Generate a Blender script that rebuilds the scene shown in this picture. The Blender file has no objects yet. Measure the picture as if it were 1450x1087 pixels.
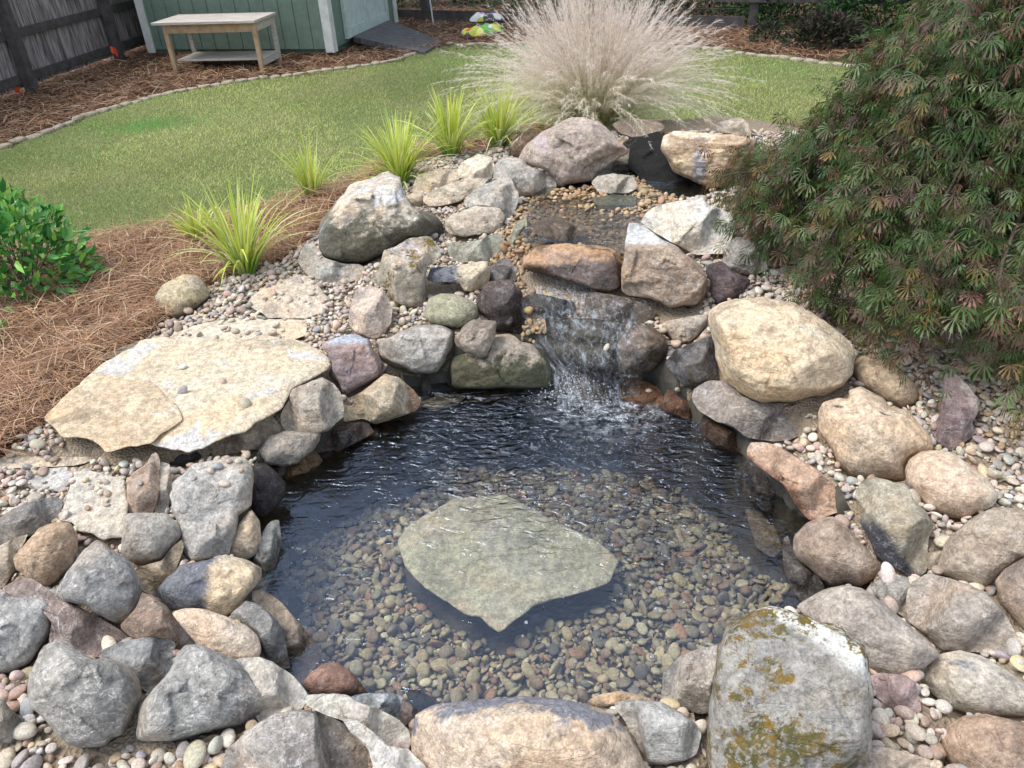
import bpy, math, random
import numpy as np
from mathutils import Vector, noise as mnoise
from mathutils.bvhtree import BVHTree

# ------------------------------------------------------------------ camera, sky, sun, exposure
S = bpy.context.scene
CAMZ = 1.75
FPX = 1089.0
PITCH, ROLL = math.radians(33), math.radians(2.5)
Fw = np.array([0, math.cos(PITCH), -math.sin(PITCH)])
U0 = np.array([0, math.sin(PITCH), math.cos(PITCH)])
R0 = np.array([1.0, 0, 0])
Rv = math.cos(ROLL) * R0 - math.sin(ROLL) * U0
Uv = math.cos(ROLL) * U0 + math.sin(ROLL) * R0
CAM = np.array([0, 0, CAMZ])
cd = bpy.data.cameras.new('camera')
cd.sensor_width = 36.0
cd.lens = 36.0 * FPX / 1450.0
cd.clip_start = 0.05
cd.clip_end = 500
co = bpy.data.objects.new('camera', cd)
S.collection.objects.link(co)
from mathutils import Matrix
M = Matrix.Identity(4)
for i in range(3):
    M[i][0] = Rv[i]; M[i][1] = Uv[i]; M[i][2] = -Fw[i]; M[i][3] = CAM[i]
co.matrix_world = M
S.camera = co

SUN_EL, SUN_AZ = math.radians(60), math.radians(268)     # azimuth measured clockwise from +Y
w = bpy.data.worlds.new("World"); S.world = w; w.use_nodes = True
nt = w.node_tree
sky = nt.nodes.new('ShaderNodeTexSky')
sky.sky_type = 'NISHITA'; sky.sun_disc = False
sky.sun_elevation = SUN_EL; sky.sun_rotation = SUN_AZ
sky.air_density = 1.0; sky.dust_density = 1.0; sky.ozone_density = 1.6
bg = nt.nodes['Background']; bg.inputs['Strength'].default_value = 0.15
# thin white cloud veil over the blue, thicker in places
tcw = nt.nodes.new('ShaderNodeTexCoord'); nzw = nt.nodes.new('ShaderNodeTexNoise'); nzw.inputs['Scale'].default_value = 3.0; nzw.inputs['Detail'].default_value = 6
nt.links.new(tcw.outputs['Generated'], nzw.inputs['Vector'])
mrw = nt.nodes.new('ShaderNodeMapRange'); mrw.inputs['From Min'].default_value = .38; mrw.inputs['From Max'].default_value = .62; mrw.inputs['To Min'].default_value = .25; mrw.inputs['To Max'].default_value = .55
nt.links.new(nzw.outputs['Fac'], mrw.inputs['Value'])
mxw = nt.nodes.new('ShaderNodeMix'); mxw.data_type = 'RGBA'; mxw.inputs['B'].default_value = (5.6, 5.6, 5.6, 1)
nt.links.new(mrw.outputs[0], mxw.inputs['Factor']); nt.links.new(sky.outputs[0], mxw.inputs['A']); nt.links.new(mxw.outputs['Result'], bg.inputs[0])
sl = bpy.data.lights.new('sun', 'SUN'); sl.energy = 1.7; sl.angle = math.radians(30); sl.color = (1, .94, .86)
so = bpy.data.objects.new('sun', sl); S.collection.objects.link(so)
sd = Vector((math.sin(SUN_AZ) * math.cos(SUN_EL), math.cos(SUN_AZ) * math.cos(SUN_EL), math.sin(SUN_EL)))
so.rotation_euler = sd.to_track_quat('Z', 'Y').to_euler()
S.view_settings.view_transform = 'Standard'; S.view_settings.look = 'None'
S.view_settings.gamma = 1.0; S.view_settings.exposure = 0.98
S.render.engine = 'CYCLES'
S.cycles.use_denoising = True
S.cycles.max_bounces = 8; S.cycles.transparent_max_bounces = 24
S.cycles.caustics_reflective = False; S.cycles.caustics_refractive = True
S.cycles.sample_clamp_indirect = 4.0

WL = -0.15                    # pond water level
random.seed(7); rng = np.random.default_rng(7)
COL = S.collection

# ------------------------------------------------------------------ helpers
def ray(x, y):
    return (x - 725) / FPX * Rv - (y - 543.5) / FPX * Uv + Fw
def at(x, y, z):
    d = ray(x, y)
    return CAM + (z - CAMZ) / d[2] * d
def topx(P):
    v = np.asarray(P, float) - CAM
    wv = v @ Fw
    return np.stack([725 + FPX * (v @ Rv) / wv, 543.5 - FPX * (v @ Uv) / wv, FPX / wv], -1)
def unproj(pts, z):
    return np.array([at(x, y, z)[:2] for x, y in pts])
def P2(s):
    return [tuple(float(v) for v in t.split(',')) for t in s.split()]
def inpoly(P, poly):
    x, y = P[:, 0], P[:, 1]; c = np.zeros(len(P), bool); n = len(poly); j = n - 1
    for i in range(n):
        xi, yi = poly[i]; xj, yj = poly[j]
        with np.errstate(divide='ignore', invalid='ignore'):
            c ^= ((yi > y) != (yj > y)) & (x < (xj - xi) * (y - yi) / (yj - yi + 1e-12) + xi)
        j = i
    return c
def distpoly(P, poly):
    d = np.full(len(P), 1e9); n = len(poly)
    for i in range(n):
        a = np.array(poly[i]); b = np.array(poly[(i + 1) % n]); ab = b - a
        t = np.clip(((P - a) @ ab) / (ab @ ab + 1e-12), 0, 1)
        d = np.minimum(d, np.linalg.norm(P - a - t[:, None] * ab, axis=1))
    return d
def _hash(ix, iy, iz, s):
    h = (ix * 374761393 + iy * 668265263 + iz * 2147483647 + s * 1274126177) & 0xffffffff
    h = ((h ^ (h >> 13)) * 1274126177) & 0xffffffff
    return ((h ^ (h >> 16)) & 0xffffff) / float(0xffffff)
def vnoise(P, s=0):
    P = np.asarray(P, float); f = np.floor(P).astype(np.int64); t = P - f; t = t * t * (3 - 2 * t); r = 0
    for dx in (0, 1):
        for dy in (0, 1):
            for dz in (0, 1):
                wt = (t[:, 0] if dx else 1 - t[:, 0]) * (t[:, 1] if dy else 1 - t[:, 1]) * (t[:, 2] if dz else 1 - t[:, 2])
                r = r + wt * _hash(f[:, 0] + dx, f[:, 1] + dy, f[:, 2] + dz, s)
    return r
def fbm(P, o=4, s=0):
    P = np.asarray(P, float); r = 0; a = .5; tot = 0
    for i in range(o):
        r = r + a * vnoise(P * 2 ** i + 17.3 * i, s + i); tot += a; a *= .5
    return r / tot
def fbm2(xy, f, o=4, s=0):
    return fbm(np.column_stack([xy * f, np.zeros(len(xy))]), o, s)
def tag(o, label=None, cat=None, group=None, kind=None):
    if label: o['label'] = label
    if cat: o['category'] = cat
    if group: o['group'] = group
    if kind: o['kind'] = kind
    return o
def mesh_np(name, V, F, mat=None, parent=None, smooth=True, col=None, loc=None, idx=None, mats=None):
    V = np.asarray(V, np.float32); F = np.asarray(F, np.int32)
    if loc is not None: V = V - np.asarray(loc, np.float32)
    me = bpy.data.meshes.new(name); k = F.shape[1]
    me.vertices.add(len(V)); me.vertices.foreach_set('co', V.ravel())
    me.loops.add(F.size); me.loops.foreach_set('vertex_index', F.ravel())
    me.polygons.add(len(F)); me.polygons.foreach_set('loop_start', np.arange(0, F.size, k, dtype=np.int32))
    me.polygons.foreach_set('loop_total', np.full(len(F), k, np.int32))
    if col is not None:
        a = me.color_attributes.new('Col', 'FLOAT_COLOR', 'POINT')
        c = np.ones((len(V), 4), np.float32); c[:, :3] = col; a.data.foreach_set('color', c.ravel())
    if idx is not None: me.polygons.foreach_set('material_index', np.asarray(idx, np.int32))
    me.update(calc_edges=True); me.validate()
    me.polygons.foreach_set('use_smooth', np.full(len(me.polygons), smooth))
    for m in (mats or [mat]):
        if m: me.materials.append(m)
    o = bpy.data.objects.new(name, me); COL.objects.link(o)
    if loc is not None: o.location = Vector([float(v) for v in loc])
    if parent: o.parent = parent
    return o
def empty(name, loc, rz=0):
    o = bpy.data.objects.new(name, None); COL.objects.link(o); o.location = Vector([float(v) for v in loc]); o.rotation_euler[2] = rz
    o.empty_display_size = .1
    return o
class MB:
    def __init__(s): s.v = []; s.f = []
    def quadbox(s, c, ax, ay, az):
        c, ax, ay, az = [np.asarray(q, float) for q in (c, ax, ay, az)]; b = len(s.v)
        for i, j, k in ((-1,-1,-1),(1,-1,-1),(1,1,-1),(-1,1,-1),(-1,-1,1),(1,-1,1),(1,1,1),(-1,1,1)):
            s.v.append(c + i * ax / 2 + j * ay / 2 + k * az / 2)
        s.f += [[b+q for q in f] for f in ((0,3,2,1),(4,5,6,7),(0,1,5,4),(1,2,6,5),(2,3,7,6),(3,0,4,7))]
    def box(s, x0, x1, y0, y1, z0, z1):
        s.quadbox(((x0+x1)/2,(y0+y1)/2,(z0+z1)/2),(x1-x0,0,0),(0,y1-y0,0),(0,0,z1-z0))
    def tube(s, a, b, r0, r1=None, n=8):
        r1 = r0 if r1 is None else r1
        a = np.asarray(a, float); b = np.asarray(b, float); d = b - a; d /= np.linalg.norm(d) + 1e-9
        u = np.cross(d, [0, 0, 1.0]);
        if np.linalg.norm(u) < .1: u = np.cross(d, [1.0, 0, 0])
        u /= np.linalg.norm(u); v = np.cross(d, u); k = len(s.v)
        for q, r in ((a, r0), (b, r1)):
            for i in range(n):
                t = 2 * math.pi * i / n; s.v.append(q + r * (math.cos(t) * u + math.sin(t) * v))
        for i in range(n): s.f.append([k+i, k+(i+1)%n, k+n+(i+1)%n, k+n+i])
    def build(s, name, mat, parent=None, bevel=0, smooth=False):
        o = mesh_np(name, np.array(s.v), np.array(s.f), mat, parent, smooth)
        if bevel:
            m = o.modifiers.new('b', 'BEVEL'); m.width = bevel; m.segments = 2; m.limit_method = 'ANGLE'
        return o

# ------------------------------------------------------------------ materials
class NT:
    def __init__(s, name):
        s.m = bpy.data.materials.new(name); s.m.use_nodes = True; s.t = s.m.node_tree; s.t.nodes.clear()
        s.out = s.n('ShaderNodeOutputMaterial')
    def n(s, typ, **k):
        nd = s.t.nodes.new(typ)
        for a, b in k.items(): setattr(nd, a, b)
        return nd
    def l(s, a, b): s.t.links.new(a, b)
    def noise(s, vec, scale, detail=5, rough=.6, dist=0):
        nd = s.n('ShaderNodeTexNoise'); nd.inputs['Scale'].default_value = scale; nd.inputs['Detail'].default_value = detail
        nd.inputs['Roughness'].default_value = rough; nd.inputs['Distortion'].default_value = dist
        if vec is not None: s.l(vec, nd.inputs['Vector'])
        return nd.outputs['Fac']
    def ramp(s, fac, a, b, ca=0.0, cb=1.0):
        nd = s.n('ShaderNodeMapRange'); nd.interpolation_type = 'SMOOTHSTEP'
        nd.inputs['From Min'].default_value = a; nd.inputs['From Max'].default_value = b
        nd.inputs['To Min'].default_value = ca; nd.inputs['To Max'].default_value = cb
        s.l(fac, nd.inputs['Value']); return nd.outputs['Result']
    def mix(s, fac, a, b, mode='MIX'):
        nd = s.n('ShaderNodeMix', data_type='RGBA', blend_type=mode)
        for sock, v in ((nd.inputs['Factor'], fac), (nd.inputs['A'], a), (nd.inputs['B'], b)):
            if isinstance(v, (int, float)): sock.default_value = v
            elif isinstance(v, (tuple, list)): sock.default_value = (*v[:3], 1)
            else: s.l(v, sock)
        return nd.outputs['Result']
    def math(s, op, a, b=0.5, clamp=False):
        nd = s.n('ShaderNodeMath', operation=op); nd.use_clamp = clamp
        for sock, v in ((nd.inputs[0], a), (nd.inputs[1], b)):
            if isinstance(v, (int, float)): sock.default_value = v
            else: s.l(v, sock)
        return nd.outputs[0]
    def bump(s, h, strength, dist, nrm=None):
        nd = s.n('ShaderNodeBump'); nd.inputs['Strength'].default_value = strength; nd.inputs['Distance'].default_value = dist
        s.l(h, nd.inputs['Height'])
        if nrm is not None: s.l(nrm, nd.inputs['Normal'])
        return nd.outputs['Normal']
    def bsdf(s, col, rough=.8, nrm=None, spec=.5, **k):
        nd = s.n('ShaderNodeBsdfPrincipled')
        for sock, v in ((nd.inputs['Base Color'], col), (nd.inputs['Roughness'], rough)):
            if isinstance(v, (int, float)): sock.default_value = v
            elif isinstance(v, (tuple, list)): sock.default_value = (*v[:3], 1)
            else: s.l(v, sock)
        nd.inputs['Specular IOR Level'].default_value = spec
        for a, b in k.items(): nd.inputs[a.replace('_', ' ')].default_value = b
        if nrm is not None: s.l(nrm, nd.inputs['Normal'])
        s.l(nd.outputs[0], s.out.inputs['Surface']); return nd
def wet_factor(t, extra):
    """1 where stone is wetted: under and a few cm over the pond's water level."""
    g = t.n('ShaderNodeNewGeometry'); sx = t.n('ShaderNodeSeparateXYZ'); t.l(g.outputs['Position'], sx.inputs[0])
    n = t.noise(g.outputs['Position'], 14, 4)
    z = t.math('ADD', sx.outputs['Z'], t.math('MULTIPLY', t.math('SUBTRACT', n, .5), .10))
    f = t.math('MULTIPLY', t.ramp(z, WL + .02, WL + .055, 1.0, 0.0), t.ramp(sx.outputs['Z'], WL - .06, WL - .02, .25, 1.0))
    if extra > 0:
        p = t.noise(g.outputs['Position'], 9, 5)
        e = t.ramp(p, .62 - extra * .5, .68 - extra * .5 + .06, 0, 1)
        f = t.math('MAXIMUM', f, e)
    return f
NR = 0
def rock_mat(A, B, C=None, cm=.0, vein=.25, moss=0.0, mossc=(.07, .08, .03), wet=0.0, strata=.08, split=None, dark=.35, lich=0.0, scale=1.0, dk=(.09, .085, .08), white=(.74, .71, .66), bright=1.38):
    global NR; NR += 1
    wb = (1.04, 1.0, .91); A = tuple(min(.82, q * bright * w_) for q, w_ in zip(A, wb)); B = tuple(min(.8, q * bright * w_) for q, w_ in zip(B, wb)); vein = min(.85, vein * 1.25)
    if C is not None: C = tuple(min(.8, q * (1 + (bright - 1) * .5)) for q in C)
    t = NT('stone'); tc = t.n('ShaderNodeTexCoord'); mp = t.n('ShaderNodeMapping')
    r = random.Random(NR * 13); mp.inputs['Location'].default_value = (r.random() * 50, r.random() * 50, r.random() * 50)
    t.l(tc.outputs['Object'], mp.inputs[0]); v = mp.outputs[0]
    k = scale
    f1 = t.ramp(t.noise(v, 5 * k, 6, .65, .4), .36, .62)
    col = t.mix(f1, A, B)
    hue = t.noise(v, 2.4 * k, 4, .55, .5); wr = tuple(min(1, c * m) for c, m in zip(A, (1.08, .95, .82)))
    col = t.mix(t.ramp(hue, .50, .62, 0, .75), col, wr); hu2 = t.noise(v, 3.1 * k, 5, .6, .9); col = t.mix(t.ramp(hu2, .56, .66, 0, .55), col, tuple(q_ * .45 for q_ in B)); col = t.mix(t.ramp(hu2, .42, .34, 0, .35), col, tuple(min(.8, q_ * 1.5) for q_ in A))
    if C is not None:
        fc = t.ramp(t.noise(v, 4 * k, 5, .6, .8), .62 - cm, .67 - cm)
        if split:
            sx = t.n('ShaderNodeVectorMath', operation='DOT_PRODUCT'); t.l(tc.outputs['Object'], sx.inputs[0]); sx.inputs[1].default_value = split[:3]
            q = t.math('ADD', sx.outputs['Value'], t.math('MULTIPLY', t.math('SUBTRACT', t.noise(v, 8, 8, .68), .5), (split[4] if len(split) > 4 else .08) * 1.9))
            fc = t.ramp(q, split[3] - .016, split[3] + .016)
        col = t.mix(fc, col, C)
    if strata > 0:
        mp2 = t.n('ShaderNodeMapping'); mp2.inputs['Scale'].default_value = (.5, .5, 5); mp2.inputs['Rotation'].default_value = (r.uniform(-.35, .35), r.uniform(-.35, .35), 0)
        t.l(v, mp2.inputs[0]); st = t.noise(mp2.outputs[0], 5, 6, .6, .5)
        col = t.mix(t.ramp(st, .45, .6, 0, strata), col, tuple(c * .55 for c in B))
        line = t.ramp(t.math('ABSOLUTE', t.math('SUBTRACT', t.noise(mp2.outputs[0], 3.2, 4, .6, .6), .5)), 0, .012, 1, 0)
    cr = t.ramp(t.math('ABSOLUTE', t.math('SUBTRACT', t.noise(v, 2.6 * k, 6, .6, 1.6), .5)), 0, .003, .22, 0); col = t.mix(cr, col, (.12, .10, .085))
    # dark patches, pale crust, veins, speckle
    d = t.ramp(t.noise(v, 11 * k, 8, .72), .53, .64, 0, dark); col = t.mix(d, col, dk)
    if vein > 0:
        c1 = t.ramp(t.noise(v, 17 * k, 9, .78, .6), .56, .66, 0, vein); col = t.mix(c1, col, white)
        c3 = t.ramp(t.noise(v, 48 * k, 4, .7), .63, .70, 0, vein * .9); col = t.mix(c3, col, white)
        c2 = t.ramp(t.math('ABSOLUTE', t.math('SUBTRACT', t.noise(v, 4.5 * k, 7, .62, 1.2), .5)), 0, .007, vein * 1.0, 0); col = t.mix(c2, col, white)
    sp = t.noise(v, 110, 3, .7); col = t.mix(1.0, col, t.mix(t.ramp(sp, .3, .7), (.80, .80, .80), (1.18, 1.18, 1.18)), 'MULTIPLY')
    sp2 = t.noise(v, 38 * k, 5, .7); col = t.mix(1.0, col, t.mix(t.ramp(sp2, .35, .65), (.74, .73, .73), (1.22, 1.22, 1.22)), 'MULTIPLY')
    g = t.n('ShaderNodeNewGeometry')
    if moss > 0:
        sx = t.n('ShaderNodeSeparateXYZ'); t.l(tc.outputs['Generated'], sx.inputs[0])
        q = t.math('ADD', sx.outputs['Z'], t.math('MULTIPLY', t.math('SUBTRACT', t.noise(v, 12, 6, .7), .5), 1.1))
        mc = t.mix(t.ramp(t.noise(v, 60, 4), .4, .6), mossc, tuple(c * 2.2 for c in mossc))
        col = t.mix(t.ramp(q, moss - .12, moss + .06, .85, 0), col, mc)
    if lich > 0:
        q = t.noise(v, 7, 7, .72); q2 = t.noise(v, 60, 4, .7)
        f = t.math('MULTIPLY', t.ramp(q, .60 - lich, .66 - lich), t.ramp(q2, .40, .52))
        col = t.mix(f, col, t.mix(t.ramp(t.noise(v, 25, 4), .4, .6), (.22, .135, .025), (.11, .10, .03)))
        gy = t.ramp(t.noise(v, 9, 6, .7), .57, .66, 0, .3); col = t.mix(gy, col, (.62, .63, .62))
    wf = wet_factor(t, wet)
    col = t.mix(wf, col, t.mix(1.0, col, (.40, .37, .34), 'MULTIPLY'))
    h = t.math('ADD', t.math('MULTIPLY', t.noise(v, 9 * k, 8, .62), 1.0), t.math('MULTIPLY', t.noise(v, 34 * k, 6, .7), .35))
    if strata > 0: h = t.math('SUBTRACT', t.math('ADD', h, t.math('MULTIPLY', st, strata * 1.2)), t.math('MULTIPLY', line, .05))
    h = t.math('SUBTRACT', h, t.math('MULTIPLY', cr, .15)); nb = t.bump(h, 1.0, .036); nb = t.bump(t.noise(v, 120, 5, .75), .6, .005, nb)
    ro = t.ramp(wf, 0, 1, .86, .16)
    t.bsdf(col, ro, nb, .45)
    return t.m
def simple(name, col, rough=.8, var=.15, scale=12, bump=.2, spec=.4, **k):
    t = NT(name); tc = t.n('ShaderNodeTexCoord'); v = tc.outputs['Object']
    f = t.ramp(t.noise(v, scale, 6, .65), .3, .7)
    c = t.mix(f, tuple(q * (1 - var) for q in col), tuple(min(1, q * (1 + var)) for q in col))
    t.bsdf(c, rough, t.bump(t.noise(v, scale * 4, 5), bump, .01), spec, **k); return t.m
def colmat(name, rough=.7, spec=.3, trans=0.0, fine=0, tint=None, wet=False, sub=0, bumps=None):
    """material whose colour is each small piece's own colour attribute"""
    t = NT(name); a = t.n('ShaderNodeVertexColor'); a.layer_name = 'Col'; c = a.outputs['Color']; nb = None
    if fine:
        tc = t.n('ShaderNodeTexCoord'); n = t.noise(tc.outputs['Object'], fine, 4, .7)
        c = t.mix(1.0, c, t.mix(t.ramp(n, .3, .7), (.7, .7, .7), (1.25, 1.25, 1.25)), 'MULTIPLY')
        nb = t.bump(n, .35, .002)
    if tint: c = t.mix(1.0, c, tint, 'MULTIPLY')
    ro = rough
    if wet:
        wf = wet_factor(t, 0); c = t.mix(wf, c, t.mix(1.0, c, (.55, .5, .44), 'MULTIPLY')); ro = t.ramp(wf, 0, 1, rough, .2)
    b = t.bsdf(c, ro, nb, spec)
    if trans > 0:
        tr = t.n('ShaderNodeBsdfTranslucent'); t.l(c, tr.inputs[0]); mx = t.n('ShaderNodeMixShader'); mx.inputs[0].default_value = trans
        t.l(b.outputs[0], mx.inputs[1]); t.l(tr.outputs[0], mx.inputs[2]); t.l(mx.outputs[0], t.out.inputs['Surface'])
    return t.m
# ------------------------------------------------------------------ terrain: lawn, straw beds, gravel bed, pond basin
TP = [(100,1080,-.04),(400,1080,-.04),(760,1090,-.04),(1250,1080,-.04),(1440,1060,-.03),(1440,900,0),(1250,900,-.03),(1150,880,-.06),
 (200,960,-.03),(60,900,-.02),(300,850,-.05),(200,760,-.02),(80,720,0),(330,720,-.06),(60,640,.02),(250,600,.03),(150,560,.03),(380,560,.0),(470,560,-.03),
 (120,500,.02),(250,440,.04),(350,420,.06),(450,420,.07),(550,440,.05),(620,430,.06),(600,380,.11),(560,340,.14),(450,370,.10),(640,330,.16),
 (500,260,.12),(600,240,.15),(700,230,.2),(700,300,.2),(730,350,.18),(740,390,.12),(800,400,.13),(700,430,.08),
 (800,340,.22),(820,290,.24),(900,240,.25),(960,260,.24),(850,200,.28),(950,180,.26),(1050,180,.24),(1100,230,.26),(1100,300,.24),
 (1000,330,.22),(980,420,.14),(1040,400,.15),(900,500,.0),(980,490,.03),(1000,560,-.05),(1100,480,.12),(1150,560,.04),(1100,600,.0),(1200,500,.12),
 (1200,640,.0),(1300,600,.05),(1350,560,.08),(1440,560,.08),(1400,650,.03),(1250,760,-.03),(1380,760,.0),(1440,760,.0),(1300,450,.14),(1440,440,.12),
 (1200,350,.2),(1350,300,.15),(760,560,-.15),(830,470,.0),(780,170,.05),(700,180,.03),(1000,155,.03),(1150,170,.05),(880,165,.06),
 (400,300,.03),(130,640,.05),(80,605,.05),(220,652,.03),(60,640,.03),(170,630,.05),(300,300,.0),(450,280,.06),(600,205,.05),(300,370,.02)]
_tp = np.array([at(x, y, z) for x, y, z in TP])
def terrain(xy):
    xy = np.asarray(xy, float); num = np.zeros(len(xy)); den = np.full(len(xy), .02)
    for p in _tp:
        d2 = (xy[:, 0] - p[0]) ** 2 + (xy[:, 1] - p[1]) ** 2
        sg = .13 + .045 * max(0, p[1] - 1); ww = np.exp(-d2 / (2 * sg * sg)) + .02 * np.exp(-d2 / (2 * .4 ** 2))
        num += ww * p[2]; den += ww
    return num / den
POND_PX = P2("585,560 545,600 490,630 430,665 400,700 380,740 375,800 372,850 400,930 440,985 520,1012 620,1025 700,1025 840,1018 930,1010 960,960 1010,915 1060,890 1140,868 1160,840 1128,790 1150,745 1100,720 1050,655 1010,625 950,590 930,570 890,530 800,525 700,545")
POND = unproj(POND_PX, WL)
c0 = POND.mean(0)
BASIN = c0 + (POND - c0) * 1.05
LAWN = np.vstack([unproj(P2("-600,330 -150,250 0,207 60,190 120,165 220,135 330,115 420,103 500,95 560,85 600,73 640,64 760,62 900,64 1000,68 1100,78 1240,96 1330,108 1500,130 2200,190"), 0),
                  unproj(P2("2000,330 1500,240 1200,192 1080,188 1000,178 940,176 850,176 745,185 700,200 600,222 520,268 470,285 400,300 330,318 250,325 200,332 130,345 0,352 -300,400 -700,480"), 0)])
GRAV = unproj(P2("-500,760 -150,700 0,640 60,600 110,560 165,500 235,450 300,405 350,390 400,372 440,345 480,300 540,262 620,235 700,215 745,200 790,176 900,166 1000,162 1100,180 1165,195 1180,300 1200,440 1350,468 1450,500 1800,600 2100,800 2100,1500 -700,1500 -900,1100"), .06)
def axis(a0, a1, st, lo, hi):
    v = list(np.arange(a0, a1, st)); s = st
    q = v[0]; left = []
    while q > lo: s *= 1.14; q -= s; left.append(q)
    s = st; q = v[-1]; right = []
    while q < hi: s *= 1.14; q += s; right.append(q)
    return np.array(left[::-1] + v + right)
gx = axis(-2.6, 2.6, .024, -60, 60); gy = axis(.5, 5.6, .024, -30, 90)
GX, GY = np.meshgrid(gx, gy); TXY = np.column_stack([GX.ravel(), GY.ravel()])
TZ = terrain(TXY) + (fbm2(TXY, 3, 4, 3) - .5) * .05
inl = inpoly(TXY, LAWN); TZ[inl] = TZ[inl] * .6 + (fbm2(TXY[inl], .8, 3, 5) - .5) * .03
db = distpoly(TXY, BASIN); db[~inpoly(TXY, BASIN)] *= -1
s = np.clip((db + .03) / .10, 0, 1); s = s * s * (3 - 2 * s)
floor_z = -.45 + (fbm2(TXY, 2, 3, 9) - .5) * .05 - np.clip((TXY[:, 1] - 2.1) * .2, 0, .14)
TZ = TZ * (1 - s) + floor_z * s
RPLANES = []       # (outline px, n, anchor) of every rock: the ground is dug out below its seat
# ------------------------------------------------------------------ rocks
REG = {'f': (0, 0, 1.0), 'q1': (0,0,480/1449), 'q2': (440,0,480/1449), 'r3': (900,0,550/1450), 'r4': (420,180,360/1449), 'r5': (720,150,380/1424), 'r6': (500,350,360/1449),
 'r7': (800,340,440/1449), 'r8': (1000,350,450/1439), 'a1': (0,350,480/1449), 'a2': (180,380,480/1449), 'a3': (0,600,400/1449), 'a4': (0,790,400/1450),
 'a5': (340,790,400/1450), 'a6': (700,790,400/1450), 'a7': (1050,790,400/1450), 'a8': (1050,600,400/1449), 'v7': (700,380,260/1285)}
def px(reg, s):
    x0, y0, k = REG[reg]; return [(x0 + x * k, y0 + y * k) for x, y in P2(s)]
def area_cent(p):
    p = np.array(p); x, y = p[:, 0], p[:, 1]; x1, y1 = np.roll(x, -1), np.roll(y, -1); c = x * y1 - x1 * y; A = c.sum() / 2
    return np.array([((x + x1) * c).sum() / (6 * A), ((y + y1) * c).sum() / (6 * A)]), abs(A)
def hull_planes(P):
    import bmesh
    bm = bmesh.new()
    for p in P: bm.verts.new(p)
    r = bmesh.ops.convex_hull(bm, input=bm.verts); bm.normal_update(); out = []
    for f in bm.faces:
        n = f.normal
        if n.z > .05: out.append((n.x, n.y, n.z, n.dot(f.verts[0].co)))
    bm.free(); return np.array(out)
ROCKS = []; RSEED = 0; BV_V = []; BV_F = []; BV_N = 0; RTOP = []
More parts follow.
